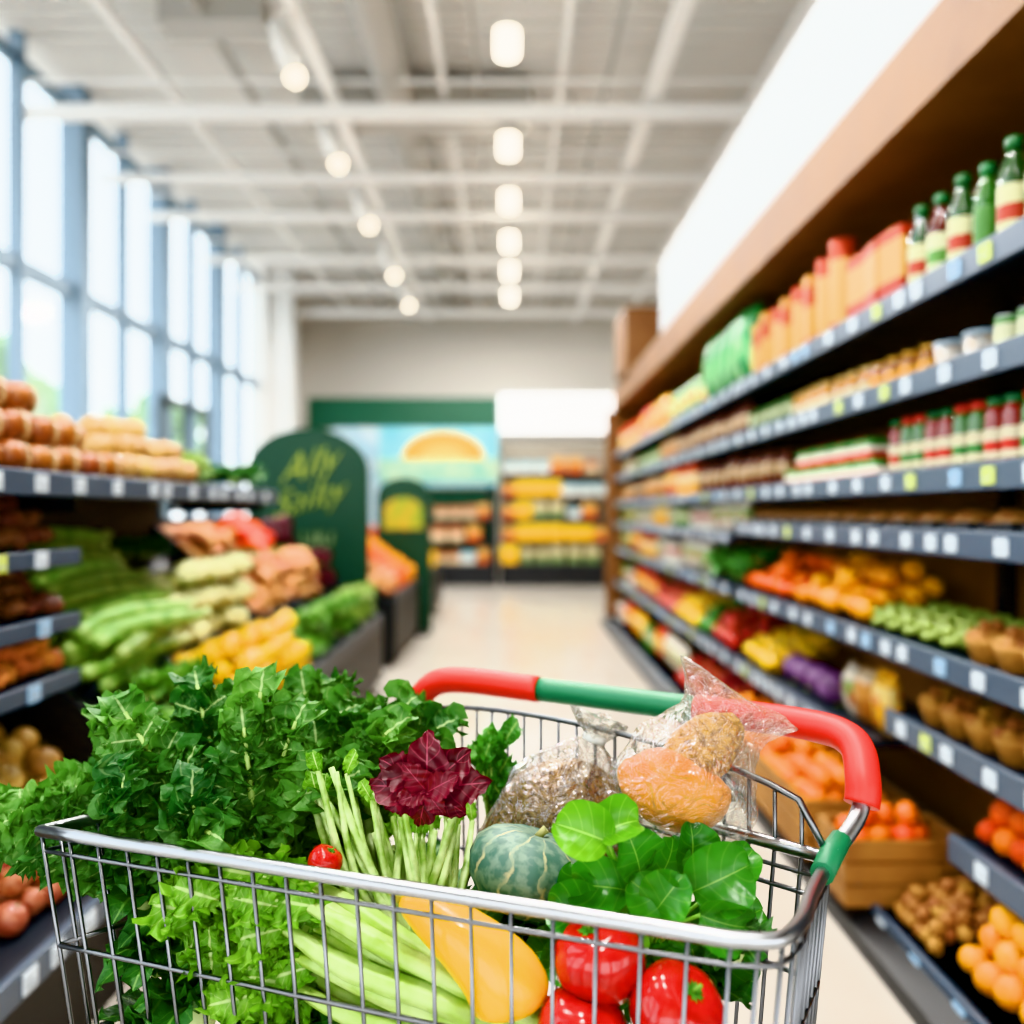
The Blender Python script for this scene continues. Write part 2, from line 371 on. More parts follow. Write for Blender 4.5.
for i in range(8):
    kk=(jg,jr,jr,jg,jo,jg,jr,jg)[i]; y=2.06+i*.14
    kk.put((1.385,y,2.121),'tall %s bottle with green cap on top right shelf, %s from near end'%('dark sauce' if kk is not jo else 'green oil',ORD[i]),'tall bottles on the top shelf')
cr=carton('cream_carton',.09,.15,.28,[(0,'#b47a40'),(.12,'#98280f'),(.35,'#c89c58'),(.85,'#a03210')])
co=carton('tall_carton',.09,.10,.37,[(0,'#a85818'),(.2,'#c89a50'),(.6,'#a03c14'),(.86,'#bc8238')])
cy=can('tall_canister',.40,.054,'#a83c1c','#c8a060','#8c2814','canister')
row(cr,3.2,3.54,3,1.385,2.121,'short cream and red carton on top right shelf','cream and red cartons on the top shelf')
for i in range(8):
    kk=(cy,cy,co,cy,co,cy,co,co)[i]
    kk.put((1.385,3.76+i*.178,2.121),('tall cream and red canister' if kk is cy else 'tall cream and orange carton')+' on top right shelf, %s from near end'%ORD[i],'tall packages on the top shelf',(0,0,R(-.1,.1)),(1.02,.94,.95,.85,.9,.8,.92,.84)[i])
gp=pouch('green_bag',.3,.46,.17,[(0,'#126c30'),(.35,'#3c8a4a'),(.6,'#126c30')],'#80a874')
row(gp,5.26,6.1,4,1.4,2.121,'puffy green bag on top right shelf','green bags on the top shelf')
SP=[pouch('snack_pouch',.16,.24,.09,[(0,'#b8301a'),(.4,'#e0a420'),(.7,'#b8301a')],'#dccca0'),
    pouch('snack_pouch',.15,.22,.08,[(0,'#e0a410'),(.5,'#e0c880'),(.8,'#e0a410')],'#c05c24'),
    pouch('snack_pouch',.15,.2,.08,[(0,'#c8c0b0'),(.4,'#849c64'),(.7,'#c8c0b0')],'#a05830'),
    pouch('snack_pouch',.14,.2,.08,[(0,'#60301f'),(.4,'#ac8c64'),(.7,'#60301f')]),
    pouch('snack_pouch',.15,.19,.08,[(0,'#35702a'),(.4,'#b4bc84'),(.7,'#35702a')],'#d08828'),
    pouch('snack_pouch',.15,.2,.1,[(0,'#a46a30'),(.5,'#bc864e'),(.8,'#c4ac8c')])]
SPN=['red and yellow','yellow','pale green and white','brown and cream','green and cream','tan bread']
KC=[carton('grocery_carton',.1,.13,.2,[(0,'#d89828'),(.4,'#dcc898'),(.7,'#bc4018')]),carton('grocery_carton',.1,.12,.17,[(0,'#c8c4b8'),(.5,'#a03824'),(.75,'#c8c4b8')]),carton('grocery_carton',.1,.14,.15,[(0,'#467034'),(.5,'#b8bc94'),(.8,'#467034')])]
KCN=['yellow and red','white and red','green and cream']
def mixed(y0,y1,x,z,hm,where,sp=.17,pk=None):
    y=y0; run=0; i=0; c_=0; h_=1
    while y<y1:
        if run<=0: i=random.choice(pk) if pk else random.randrange(6); run=random.randint(2,5); c_=R(0,1); h_=R(.78,1.06)
        run-=1
        if c_<.65:
            SP[i].put((x+R(-.01,.01),y,z+.001),f'{SPN[i]} pouch {where}',f'{SPN[i]} pouches {where}',(0,0,R(-.25,.25)),hm*h_*R(.95,1.03))
        else:
            j=i%3; KC[j].put((x,y,z+.001),f'{KCN[j]} carton {where}',f'{KCN[j]} cartons {where}',(0,0,R(-.05,.05)),hm*h_)
        y+=sp*hm*R(.98,1.1)
mixed(6.35,11.1,1.4,2.121,1.6,'on the far top right shelf',.17,[0,1,0,0,4])
tub=Kind('deli_tub','tub',[('tub_body',B().lathe([(.052,0),(.055,.005),(.066,.085)],18).mesh('tub_body',M('tubw','#a9aeb0',.3,c2='#a99070',scale=20))),('lid',B().lathe([(.068,.083),(.07,.09),(.07,.1),(.06,.104),(.001,.104)],18).mesh('lid',M('tublid','#8595a0',.3)))])
sj=jar('preserve_jar','jar',.13,.042,'#b9781f','#d8c8a0','#c9b078'); sj2=jar('preserve_jar','jar',.12,.044,'#905a25','#d99830','#ba9242')
c1=can('food_can',.11,.04,'#5a8a50','#c8caa8')
row(c1,2.1,2.5,5,1.385,1.831,'white and green food can on second shelf','food cans on the second shelf')
row(tub,2.66,2.83,2,1.4,1.831,'round deli tub with grey lid on second shelf','deli tubs on the second shelf')
row(sj2,2.98,3.35,4,1.385,1.831,'amber jar with gold lid on second shelf','amber jars on the second shelf')
row(sj,3.5,4.3,7,1.385,1.831,'honey coloured jar with pale lid on second shelf','honey jars on the second shelf')
mixed(4.45,11.1,1.4,1.831,1.05,'on the second right shelf',.15,[2,3,5,3])
s3a=jar('sauce_jar','jar',.2,.038,'#7a1a0c','#c4bca0','#1c6034','#a82818'); s3b=jar('sauce_jar','jar',.2,.038,'#345e22','#c4bc9c','#ac2a18','#346c30')
for i in range(13):
    (s3a,s3b)[(i//2)%2].put((1.375,2.08+i*.092,1.521),('red sauce jar with green lid' if (i//2)%2==0 else 'green relish jar with red lid')+' on third shelf, %s from near end'%ORD[i],'sauce jars on the third shelf')
fl=carton('flat_carton',.14,.2,.075,[(0,'#b83020'),(.35,'#ded6c6'),(.65,'#3d7a3a')])
for i in range(5):
    fl.put((1.4,3.4+i*.22,1.521),'flat red and white carton on third shelf, lower layer, %s from near end'%ORD[i],'flat cartons on the third shelf')
    if i<4: fl.put((1.4,3.45+i*.22,1.601),'flat red and white carton on third shelf, upper layer, %s from near end'%ORD[i],'flat cartons on the third shelf')
mixed(4.6,11.1,1.4,1.521,1.15,'on the third right shelf',.16,[3,5,2,0,5])
tray=Kind('meal_tray','tray',[('tray',B().box((0,0,.02),(.16,.2,.04),bev=.01).mesh('tray',M('trayb','#22262c',.4))),('contents',B().ball((0,0,.035),.075,(1,1.25,.6),2,.25,5).mesh('contents',M('trayc','#8a4a2c',.6,c2='#b08a5a',scale=25)))])
for i in range(14): tray.put((1.44,2.1+i*.225,1.331),'shallow black food tray on fourth right shelf, %s from near end'%ORD[i],'black trays on the fourth shelf')
mixed(5.4,11.1,1.4,1.271,1.05,'on the fourth far right shelf',.16,[2,2,1,4])
# ================= PRODUCE KINDS
def fruit(name,cat,mat,r=1,sc=(1,1,.93),amp=.03,sub=3,stem=True,dim=True,stemc='#5d7a3a'):
    b=B(); b.ball((0,0,0),1,sc,sub,amp,1.5,R(0,50))
    if dim:
        for v in b.bm.verts:
            q=math.hypot(v.co.x,v.co.y)
            if v.co.z>0: v.co.z-=.22*math.exp(-(q/.22)**2)
    parts=[('flesh',b.mesh('flesh',mat))]
    if stem:
        s=B(); s.tube([(0,0,sc[2]-.25),(0.02,0,sc[2]-.05),(.06,0,sc[2]+.06)],[.07,.05,.06],6)
        parts.append(('stem',s.mesh('stem',M('stem'+stemc,stemc,.7))))
    return Kind(name,cat,parts)
orange=fruit('orange','orange',M('orange_skin','#de6606',.42,c2='#d05a04',scale=2,bump=.25,bscale=14,rand=.35),stem=False)
clem=fruit('clementine','clementine',M('clem_skin','#de8208',.4,c2='#d47006',scale=2,bump=.2,bscale=14,rand=.35),stem=True)
lemon=fruit('yellow_fruit','fruit',M('yellow_skin','#e09404',.42,c2='#d88604',scale=2,bump=.15,bscale=14,rand=.3),stem=False)
apple=fruit('apple','apple',M('apple_skin','#8c4434',.45,c2='#b4785c',scale=2.2,rand=.4,coat=.1),sc=(1,1,.9))
rapple=fruit('apple','apple',M('rapple_skin','#982418',.35,c2='#b8482c',scale=2.2,rand=.4,coat=.2),sc=(1,1,.9))
potato=fruit('potato','potato',M('potato_skin','#a87848',.75,c2='#8a603a',scale=3,bump=.3,rand=.4),sc=(1.25,.85,.75),amp=.2,stem=False,dim=False)
spot=fruit('sweet_potato','sweet potato',M('spot_skin','#c07a50',.7,c2='#cc9c74',scale=3,rand=.35),sc=(1.5,.8,.75),amp=.25,stem=False,dim=False)
onion=fruit('pale_onion','onion',M('onion_skin','#bc9c66',.45,c2='#a8844e',scale=3,rand=.35),sc=(1,1,.9),stemc='#b89a68')
beet=fruit('beetroot','beetroot',M('beet_skin','#541828',.55,c2='#3c1020',scale=3,rand=.4),sc=(1,1,1),amp=.12,stemc='#8a3a4c')
walnut=Kind('walnut','walnut',[('shell',B().ball((0,0,0),1,(1,1.1,.95),2,.3,3.5,3).mesh('shell',M('walnut','#a87844',.7,c2='#8c5e34',scale=4,bump=.6,bscale=8,rand=.4)))])
date=Kind('dried_fruit','dried fruit',[('shell',B().ball((0,0,0),1,(1,1.4,.8),2,.25,3,4).mesh('df',M('dryf','#7e5440',.5,c2='#643e2e',scale=4,rand=.5)))])
pnut=Kind('shelled_nut','nut',[('shell',B().ball((0,0,0),1,(1,1.3,.8),2,.2,3,9).mesh('nt',M('nutp','#cc8654',.6,c2='#b87040',scale=4,rand=.4)))])
apric=Kind('apricot','apricot',[('flesh',B().ball((0,0,0),1,(1,1,.9),2,.08,2).mesh('ap',M('apric','#e87a24',.5,c2='#d86a1c',scale=3,rand=.35)))])
carr=Kind('carrot','carrot',[('root',B().tube([(0,-1,0),(0,-.6,0),(0,0,.03),(0,.7,0),(0,1.1,0)],[.06,.12,.17,.2,.12],8).mesh('root',M('carrot','#d84c06',.5,rand=.25))),('top',B().tube([(0,1.1,0),(0,1.25,.03)],[.08,.05],6).mesh('ctop',M('ctop','#4d7a2a',.7)))])
def pepper(name,col,c2):
    b=B(); b.lathe([(.05,-.95),(.45,-1),(.72,-.75),(.85,-.2),(.98,.35),(.85,.75),(.5,.88),(.15,.72)],24,rib=.14,nrib=4)
    s=B(); s.lathe([(.25,.7),(.2,.78),(.1,.82),(.09,1.15),(.13,1.2)],8)
    return Kind(name,'pepper',[('flesh',b.mesh('flesh',M(name+'sk',col,.35,c2=c2,scale=2,coat=.2,rand=.25))),('stem',s.mesh('stem',M('pstem','#3e7228',.6)))])
pepy=pepper('yellow_pepper','#e2b602','#d8a402'); pepr=pepper('red_pepper','#a8160c','#98140e'); pepg=pepper('green_pepper','#3c7a22','#2c661c')
zuc=Kind('courgette','courgette',[('flesh',B().tube([(0,-1,0),(0,-.95,0),(0,-.5,.02),(0,0,.04),(0,.6,.02),(0,.9,0),(0,1,0)],[.03,.07,.088,.09,.08,.06,.04],10).mesh('zf',M('zuc','#98b46a',.5,c2='#648c3c',scale=5,rand=.4))),('stem',B().tube([(0,1,0),(0,1.12,.02)],[.05,.06],6).mesh('zs',M('zst','#b8c88a',.6)))])
m_gl=MLeaf('lettuce_bg','#64943c','#487a2c','#a8c470',.5,.2); m_gd=MLeaf('dark_greens','#2e5c2a','#427836','#7aa85a',.5,.2); m_gp=MLeaf('pale_lettuce','#a0b868','#82a04e','#cfdca0',.5,.2); m_rdl=MLeaf('red_leaf_bg','#4d1824','#6b2434','#904a50',.5,.2)
def bunch(name,cat,mat,n,L,W,ruf,e0=.2,e1=1.3,seed=1):
    st=random.getstate(); random.seed(seed); b=B()
    for i in range(n):
        a=i*2.4; el=e0+(e1-e0)*i/n; d=V((math.cos(a)*math.cos(el),math.sin(a)*math.cos(el),math.sin(el)))
        b.leaf((0,0,0),d,(0,0,1),L*R(.8,1.1),W,10,3,1.2,ruf,3,.3,ph=R(0,6))
    b.open=1; random.setstate(st)
    s=B(); s.lathe([(.03*L/.15,-.03),(.04*L/.15,0),(.02*L/.15,.04)],8)
    return Kind(name,cat,[('leaves',b.mesh('leaves',mat)),('stalk',s.mesh('stalk',M('bstalk','#b8c88a',.6)))],unit=1/.12)
lett=bunch('lettuce','lettuce',m_gl,14,.17,.075,.25); dgr=bunch('leafy_greens','leafy greens',m_gd,14,.17,.06,.3,seed=2); plet=bunch('pale_lettuce','lettuce',m_gp,14,.16,.075,.25,seed=3); rlet=bunch('red_lettuce','lettuce',m_rdl,14,.16,.075,.3,seed=4)
b=B()
for i in range(34):
    z=1-1.3*i/34; a=i*2.4; q=math.sqrt(max(0,1-z*z)); b.ball((q*math.cos(a)*.72,q*math.sin(a)*.72,z*.6),.3,(1,1,.9),2,.35,5,i)
lf=B(); lf.open=1
for i in range(7):
    a=i*.9; lf.leaf((.2*math.cos(a),.2*math.sin(a),-.5),(math.cos(a),math.sin(a),.7),(0,0,1),1.1,.4,8,3,-.9,.12,3,.3)
cauli=Kind('cauliflower','cauliflower',[('curd',b.mesh('curd',M('curd','#e4e2b4',.7,c2='#d0d496',scale=6,bump=.5,bscale=14))),('leaves',lf.mesh('cleaves',m_gp))])
def heap(k,Oo,a,bb,la,lb,r,layers,label,group,pack=1.0,jit=.22,rotr=3.14,lim=290,sq=.93,ex=(1,1),drop=.22):
    Oo=V(Oo); a=V(a).normalized(); bb=V(bb).normalized(); n=a.cross(bb); n=n if n.z>0 else -n; c=0
    for l in range(layers):
        sa=2*r*pack*ex[0]; sb=2*r*pack*ex[1]; ia=int((la-2*r*ex[0]-l*sa)/(sa*.9)+1.001); ib=int((lb-2*r*ex[1]-l*sb)/sb+1.001)
        for i in range(ia):
            for j in range(ib):
                if c>=lim: return
                if l==layers-1 and layers>1 and R(0,1)<drop: continue
                p=Oo+a*(r*ex[0]+l*sa*.5+i*sa*.92)+bb*(r*ex[1]+l*sb*.5+j*sb+(i%2)*r*.7)+n*(r*sq+l*r*1.45)
                p+=V((R(-1,1)*jit,R(-1,1)*jit,R(-.2,1)*jit*1.1))*r
                k.put(p,label,group,(R(-rotr,rotr)*.3,R(-rotr,rotr)*.3,R(-3.14,3.14) if rotr>1 else R(-rotr,rotr)),r*R(.86,1.06)*k.unit); c+=1
X=V((1,0,0)); Y=V((0,1,0)); XR=V((1,0,.3))
heap(orange,(1.33,4.3,.965),XR,Y,.42,.85,.046,2,'orange in the heap on the fifth right shelf beside leafy greens','oranges on the fifth shelf',jit=.3,drop=.5)
heap(lemon,(1.33,3.4,.965),XR,Y,.42,.88,.05,2,'yellow fruit heaped on the fifth right shelf next to oranges','yellow fruit on the fifth shelf',jit=.3,drop=.5)
grape=Kind('grape_cluster','grapes',[('grapes',(lambda bb:[bb.ball((R(-.055,.055),R(-.055,.055),R(.02,.09)),.015,sub=2) for _ in range(44)] and bb)(B()).mesh('gr',M('grape','#a4b468',.35,c2='#869c50',scale=20))),('stem',B().tube([(0,0,.03),(.01,0,.1)],.003,6).mesh('gs',M('gstem','#8a7a4a',.7)))])
for i in range(5):
    for j in range(2):
        grape.put((1.4+j*.16,2.76+i*.135,.965),'pale green grape cluster on fifth shelf, %s %s'%(('aisle side' if j==0 else 'wall side'),ORD[i]),'grapes on the fifth shelf')
bowl=Kind('paper_cup','paper cup',[('cup',B().lathe([(.045,0),(.05,.004),(.07,.06),(.072,.075),(.067,.075),(.06,.05),(.04,.012),(.001,.012)],18,rib=.06,nrib=16).mesh('cup',M('kraft','#a07440',.8)))])
def cups(z,y0,nx,ny,where,xx=1.385):
    for j in range(nx):
        for i in range(ny):
            cx,cy=xx+j*.15,y0+i*.15
            bowl.put((cx,cy,z+.002),'brown paper cup of walnuts %s, %s row, %s from near end'%(where,('front','back','rear')[j],ORD[i]),'walnut cups '+where)
            for q in range(9):
                a=q*.9; rr=.042 if q<7 else .014; a=a if q<7 else q*3.1
                walnut.put((cx+rr*math.cos(a),cy+rr*math.sin(a),z+.075+(0.028 if q>6 else 0)),'walnut in a paper cup '+where,'walnuts '+where,(R(0,3),R(0,3),R(0,3)),.025)
cups(.96,2.0,2,5,'on fifth shelf'); cups(.71,2.0,2,7,'on sixth shelf')
heap(orange,(1.33,1.95,.445),XR,Y,.42,.68,.04,2,'orange in the heap on the seventh right shelf beneath walnut cups','oranges on the seventh shelf')
heap(lemon,(1.25,1.8,.105),XR,Y,.52,.78,.045,3,'large yellow fruit in the floor level tray at lower right','yellow fruit in the floor tray')
heap(walnut,(1.22,2.6,.105),XR,Y,.42,.3,.024,2,'walnut loose in the floor level tray beside the crate','loose walnuts in the floor tray')
ct=E('wooden_crate',(1.29,3.08,.1),'open wooden slatted crate of oranges on the right rack plinth','crate')
mw=M('crate_wood','#9c7040',.7,c2='#845c34',scale=5,bump=.2)
b=B()
for z in (.14,.215,.29):
    b.box((1.29,2.95,z),(.4,.012,.066)); b.box((1.29,3.21,z),(.4,.012,.066)); b.box((1.096,3.08,z),(.012,.25,.066)); b.box((1.484,3.08,z),(.012,.25,.066))
part('slat_walls',b,mw,ct); part('crate_bottom',B().box((1.29,3.08,.108),(.37,.24,.012)),mw,ct)
b=B()
for x in (1.115,1.465):
    for y in (2.968,3.192): b.box((x,y,.21),(.025,.022,.22))
part('corner_posts',b,mw,ct)
heap(orange,(1.108,2.965,.27),X,Y,.37,.235,.042,3,'orange heaped in the wooden crate','oranges in the wooden crate')
b2_=E('wooden_crate',(1.29,3.7,.1),'second wooden crate of clementines behind the crate of oranges','crate')
b=B()
for z in (.14,.215,.29):
    b.box((1.29,3.36,z),(.4,.012,.066)); b.box((1.29,5.0,z),(.4,.012,.066)); b.box((1.096,4.18,z),(.012,1.63,.066)); b.box((1.484,4.18,z),(.012,1.63,.066))
part('slat_walls',b,mw,b2_); part('crate_bottom',B().box((1.29,4.18,.108),(.37,1.6,.012)),mw,b2_)
heap(clem,(1.108,3.38,.25),X,Y,.37,1.6,.046,2,'clementine heaped in the long crate behind the oranges','clementines in the long crate')
heap(pepy,(1.33,4.6,.555),XR,Y,.42,.66,.05,1,'yellow pepper on the lower right shelf','yellow peppers on the lower right shelf')
cab=Kind('red_cabbage','cabbage',[('head',B().ball((0,0,0),.075,(1,1,.9),3,.1,2).mesh('ch',M('cabb','#5c3860',.5,c2='#8a6890',scale=12))),('stalk',B().lathe([(.02,-.08),(.02,-.05)],8).mesh('cs',M('bstalk','#b8c88a',.6)))])
for i in range(4):
    cab.put((1.42,3.95+i*.17,.63),'round purple cabbage on lower right shelf, %s from near end'%ORD[i],'purple cabbages on the lower right shelf',(R(-.3,.3),R(-.3,.3),R(0,3)))
for i in range(3): SP[(1,5,2)[i]].put((1.44,3.45+i*.17,.551),'%s bag standing near the purple cabbages'%SPN[(1,5,2)[i]],'bags near the cabbages',(0,0,R(-.3,.3)),1.05)
for i in range(6): dgr.put((1.40+.12*(i%2),5.1+.17*i,1.03),'leafy green bunch on fifth right shelf, %s from near end'%ORD[i],'leafy greens on the fifth right shelf',(0,0,i),1.3)
heap(pepr,(1.33,5.4,.555),XR,Y,.42,.6,.05,2,'red pepper on the lower right shelf','red peppers on the lower right shelf')
heap(pepg,(1.33,6.0,.555),XR,Y,.42,.4,.05,2,'green pepper on the lower right shelf','green peppers on the lower right shelf')
heap(pepy,(1.33,6.4,.555),XR,Y,.42,.8,.05,2,'yellow pepper on the far lower right shelf','yellow peppers on the far lower right shelf')
heap(rapple,(1.33,7.2,.555),XR,Y,.42,1.2,.045,2,'red apple on the far lower right shelf','apples on the far lower right shelf')
mixed(6.3,11.1,1.4,.961,1.2,'on the fifth far right shelf',.165,[0,2,1,4])
mixed(8.5,11.1,1.4,.551,1.2,'on the sixth far right shelf',.165,[0,1,4])
heap(rapple,(1.25,5.4,.105),XR,Y,.5,1.4,.05,2,'red apple on the bottom far right shelf','apples on the bottom far right shelf')
mixed(7.05,11.1,1.35,.101,1.2,'on the bottom far right shelf',.17,[0,1,2])
# ================= LEFT DISPLAY
XL=-1.3
ln=E('produce_rack',(-1.5,2.1,0),'dark produce rack with price rails, nearest on the left','produce rack')
part('back_panel',B().box((-1.98,2.1,.8),(.05,1.6,1.5)).box((-1.93,3.9,1.38),(.03,2.0,.2)),m_dark,ln)
shelfpart(ln,XL,-1.9,1.3,4.9,1.5,-1,railh=.07)
for z in (1.29,1.1,.93): shelfpart(ln,XL-.02,-1.9,1.3,2.72,z,-1,railh=.05)
shelfpart(ln,-1.12,-1.9,1.3,2.84,.36,-1,railh=.07)
part('plinth',B().box((-1.55,2.1,.15),(.8,1.5,.3)),m_dark,ln)
for y in (2.8,4.86): part('bracket',B().box((-1.6,y,1.43),(.5,.03,.06)).box((-1.93,y,.75),(.04,.04,1.4)),m_dark,ln)
S0=V((-1.08,0,.52)); S1=V((-1.95,0,1.28)); SA=(S1-S0).normalized(); SL=(S1-S0).length
bd=E('produce_display',(-1.5,5,0),'long black sloping vegetable display along the left of the aisle','produce display')
part('body',B().prism([(-1.95,0),(-1.1,0),(-1.02,.1),(-1.02,.5),(-1.08,.52),(-1.95,1.28)],'y',2.86,7.1),m_dark,bd)
part('front_rail',B().box((-1.03,5.0,.55),(.03,4.1,.1),bev=.005),m_shelf,bd)
part('back_board',B().box((-1.99,5.0,.68),(.05,4.2,1.36)),m_dark,bd)
N=SA.cross(Y); N=N if N.z>0 else -N
rot=Matrix((( SA.x,0,N.x),(0,1,0),(SA.z,0,N.z)))
for y in (3.5,4.8,5.6,6.35,7.07):
    q=B(); c=(S0+S1)/2+N*.03+V((0,y,0)); q.box(c,(SL,.015,.08),rot)
    part('divider',q,m_shelf,bd)
for a in (.36,.72):
    q=B(); c=S0+SA*(SL*a)+N*.02+V((0,5.0,0)); q.box(c,(.012,4.1,.06),rot); part('divider',q,m_shelf,bd)
def bed(k,a0,a1,y0,y1,r,layers,label,group,**kw):
    heap(k,S0+SA*(SL*a0)+V((0,y0,0)),SA,Y,SL*(a1-a0),y1-y0,r,layers,label,group,**kw)
bed(lett,.02,.36,2.95,3.5,.09,1,'green lettuce at the near corner of the sloping display','lettuces at the near corner',rotr=.6,sq=.5)
bed(pepy,.02,.36,3.5,4.79,.048,3,'yellow pepper in the front bin of the sloping display','yellow peppers in the front bin',jit=.4,drop=.5)
for l in range(4):
    for i in range(12-l):
        p=S0+SA*(SL*(.37+.052*i+.02*l))+N*(.03+.05*l)+V((0,3.28+R(-.06,.06),0)); zuc.put(p,'pale green courgette lying on the display, %s layer, %s from the aisle'%(('bottom','second','third','top')[l],ORD[i]),'courgettes on the sloping display',(0,R(-.1,.1),R(-.2,.2)),.37)
bed(cauli,.35,.78,3.56,4.79,.075,3,'cauliflower head in the middle bin of the sloping display','cauliflowers in the middle bin',rotr=.6,sq=.6,pack=.95,drop=.1)
bed(dgr,.78,1,3.3,4.79,.085,2,'dark leafy bunch in the upper bin below the shelf end','dark leafy bunches in the upper bin',rotr=.6,sq=.3)
bed(lett,.02,.36,4.82,5.6,.085,2,'green lettuce at the front of the sloping display','lettuces at the front of the display',rotr=.6,sq=.4,pack=.9)
bed(spot,.37,.72,4.85,5.6,.05,3,'salmon coloured sweet potato in the nearer middle bin','sweet potatoes in the nearer middle bin')
bed(dgr,.62,.74,4.82,6.34,.06,1,'small dark leafy bunch along the middle divider','small leafy bunches along the divider',rotr=.6,sq=1.6)
bed(spot,.75,1,4.85,5.6,.05,2,'pinkish sweet potato in the upper middle bin','sweet potatoes in the upper middle bin')
bed(lett,.02,.36,5.62,6.34,.085,2,'green lettuce beside the salmon coloured potatoes','lettuces beside the potatoes',rotr=.6,sq=.4,pack=.9)
bed(spot,.37,.72,5.62,6.34,.05,3,'salmon coloured sweet potato in the further middle bin','sweet potatoes in the further middle bin')
for l in range(2):
    for i in range(12):
        p=S0+SA*(SL*(.74+.021*i))+N*(.05+.06*l)+V((0,5.98+R(-.05,.05),0)); carr.put(p,'bright orange carrot in the upper far bin, %s layer, %s from the aisle'%(('lower','upper')[l],ORD[i]),'carrots in the upper far bin',(0,R(-.1,.1),R(-.25,.25)),.24)
bed(plet,.02,.36,6.36,7.05,.085,2,'pale lettuce at the far front of the display','pale lettuces at the far front',rotr=.6,sq=.4)
bed(rlet,.37,.72,6.36,7.05,.085,2,'dark red lettuce at the far end of the display','dark red lettuces at the far end',rotr=.6,sq=.4)
bed(beet,.73,1,6.36,7.05,.05,3,'beetroot in the upper far bin','beetroots in the upper far bin')
heap(date,(-1.8,1.9,1.295),X,Y,.46,.8,.033,3,'dark dried fruit on the upper left shelf','dried fruit on the upper left shelf')
heap(date,(-1.8,2.42,1.105),X,Y,.46,.29,.028,3,'dark dried fruit at the end of the second left shelf','dried fruit on the second left shelf')
heap(apric,(-1.8,1.85,1.105),X,Y,.48,.54,.034,3,'orange apricot on the second left shelf','apricots on the second left shelf')
heap(pnut,(-1.8,1.85,.935),X,Y,.48,.86,.032,3,'reddish nut on the third left shelf','nuts on the third left shelf')
heap(onion,(-1.36,1.5,.5),(-1,0,.45),Y,.55,1.3,.05,2,'pale onion at the back of the low left bin','onions in the low left bin')
heap(apple,(-1.42,2.15,.365),X,Y,.28,.66,.042,3,'dull red apple in the low left bin','apples in the low left bin')
heap(potato,(-1.42,1.5,.365),X,Y,.28,.62,.042,2,'brown potato in the low left bin at the corner','potatoes in the low left bin')
loaf=Kind('wrapped_loaf','bread',[('loaf',B().box((0,0,.045),(.2,.135,.09),bev=.036).mesh('lo',M('loafm','#9a5a28',.4,c2='#7a421c',scale=14,coat=.3,rand=.3))),('paper_band',B().box((0,0,.045),(.206,.035,.093),bev=.03).mesh('lb',M('lband','#bca884',.5,c2='#a4784c',scale=10)))])
for l in range(3):
    for i in range(9-2*l):
        loaf.put((-1.42-.03*l,1.85+.148*i+.07*l,1.502+.091*l),'brown wrapped loaf on top left shelf, %s layer, %s from near end'%(('bottom','middle','top')[l],ORD[i]),'wrapped loaves on the top left shelf',(R(-.1,.1),R(-.1,.1),R(-.2,.2)))
        if l<2: loaf.put((-1.66,1.85+.148*i,1.502+.091*l),'brown wrapped loaf at back of top left shelf, %s layer, %s along'%(('bottom','middle')[l],ORD[i]),'wrapped loaves at the back of the top left shelf',(0,0,R(-.1,.1)))
heap(onion,(-1.85,3.2,1.505),X,Y,.52,.75,.055,3,'pale round potato heaped on the top left shelf','pale potatoes on the top left shelf')
heap(plet,(-1.86,3.95,1.53),X,Y,.55,.45,.09,1,'pale leafy head on the top left shelf','pale leafy heads on the top left shelf',rotr=.6,sq=.3,pack=.85)
heap(dgr,(-1.86,4.35,1.53),X,Y,.55,.55,.08,1,'small green bunch at the end of the top left shelf','green bunches at the end of the top left shelf',rotr=.6,sq=.3,pack=.85)
# ================= SIGNS
def text(s,size,mat,shear=0,ext=.002,off=0):
    cu=bpy.data.curves.new('t','FONT'); cu.body=s; cu.size=size; cu.shear=shear; cu.extrude=ext; cu.align_x='CENTER'; cu.offset=off
    o=bpy.data.objects.new('t',cu); C.objects.link(o); bpy.context.view_layer.update()
    me=bpy.data.meshes.new_from_object(o.evaluated_get(bpy.context.evaluated_depsgraph_get())); bpy.data.objects.remove(o); me.materials.clear(); me.materials.append(mat); return me
m_sg=M('sign_green','#0c3626',.5); m_gold=M('sign_gold','#8e9c36',.5)
def arch(x,y,w,top,label,edge=True):
    r=w/2; pts=[(x-r,0),(x+r,0)]; n=16
    for i in range(n+1):
        a=pi*i/n; pts.append((x+r*math.cos(a),top-r*.7+r*.7*math.sin(a)))
    s=E('arch_sign',(x,y,0),label,'sign'); part('board',B().prism(pts,'y',y-.04,y+.04),m_sg,s)
    part('foot',B().box((x,y,.02),(w*.9,.4,.04)),m_dark,s); return s
s=arch(-1.66,7.35,.98,2.08,'large dark green arched sign with gold script behind the display')
for t,z,sz in (('Ally',1.68,.31),('Sailty',1.42,.28)):
    o=O('lettering',text(t,sz,m_gold,.65,off=-.0045),s,(0,-.046,z)); o.rotation_euler=(pi/2,-.25,0)
o=O('lettering',text('LIIU',.16,M('sign_pale','#7f9068',.5),0,off=0),s,(.08,-.046,1.13),'upright pale capitals'); o.rotation_euler=(pi/2,0,0)
s=arch(-1.25,10.4,.62,1.8,'smaller dark green arched sign with yellow picture further down the aisle')
pts=[( -1.25+.22*math.cos(pi*i/12),1.42+.15*math.sin(pi*i/12)) for i in range(13)]+[(-1.47,1.2),(-1.03,1.2)]
part('picture',B().prism(pts,'y',10.34,10.359),M('picyel','#a88c2c',.6,c2='#6f8a2a',scale=6),s)
isl=E('produce_display',(-1.55,10.8,0),'second black sloping display beyond the large green sign','produce display')
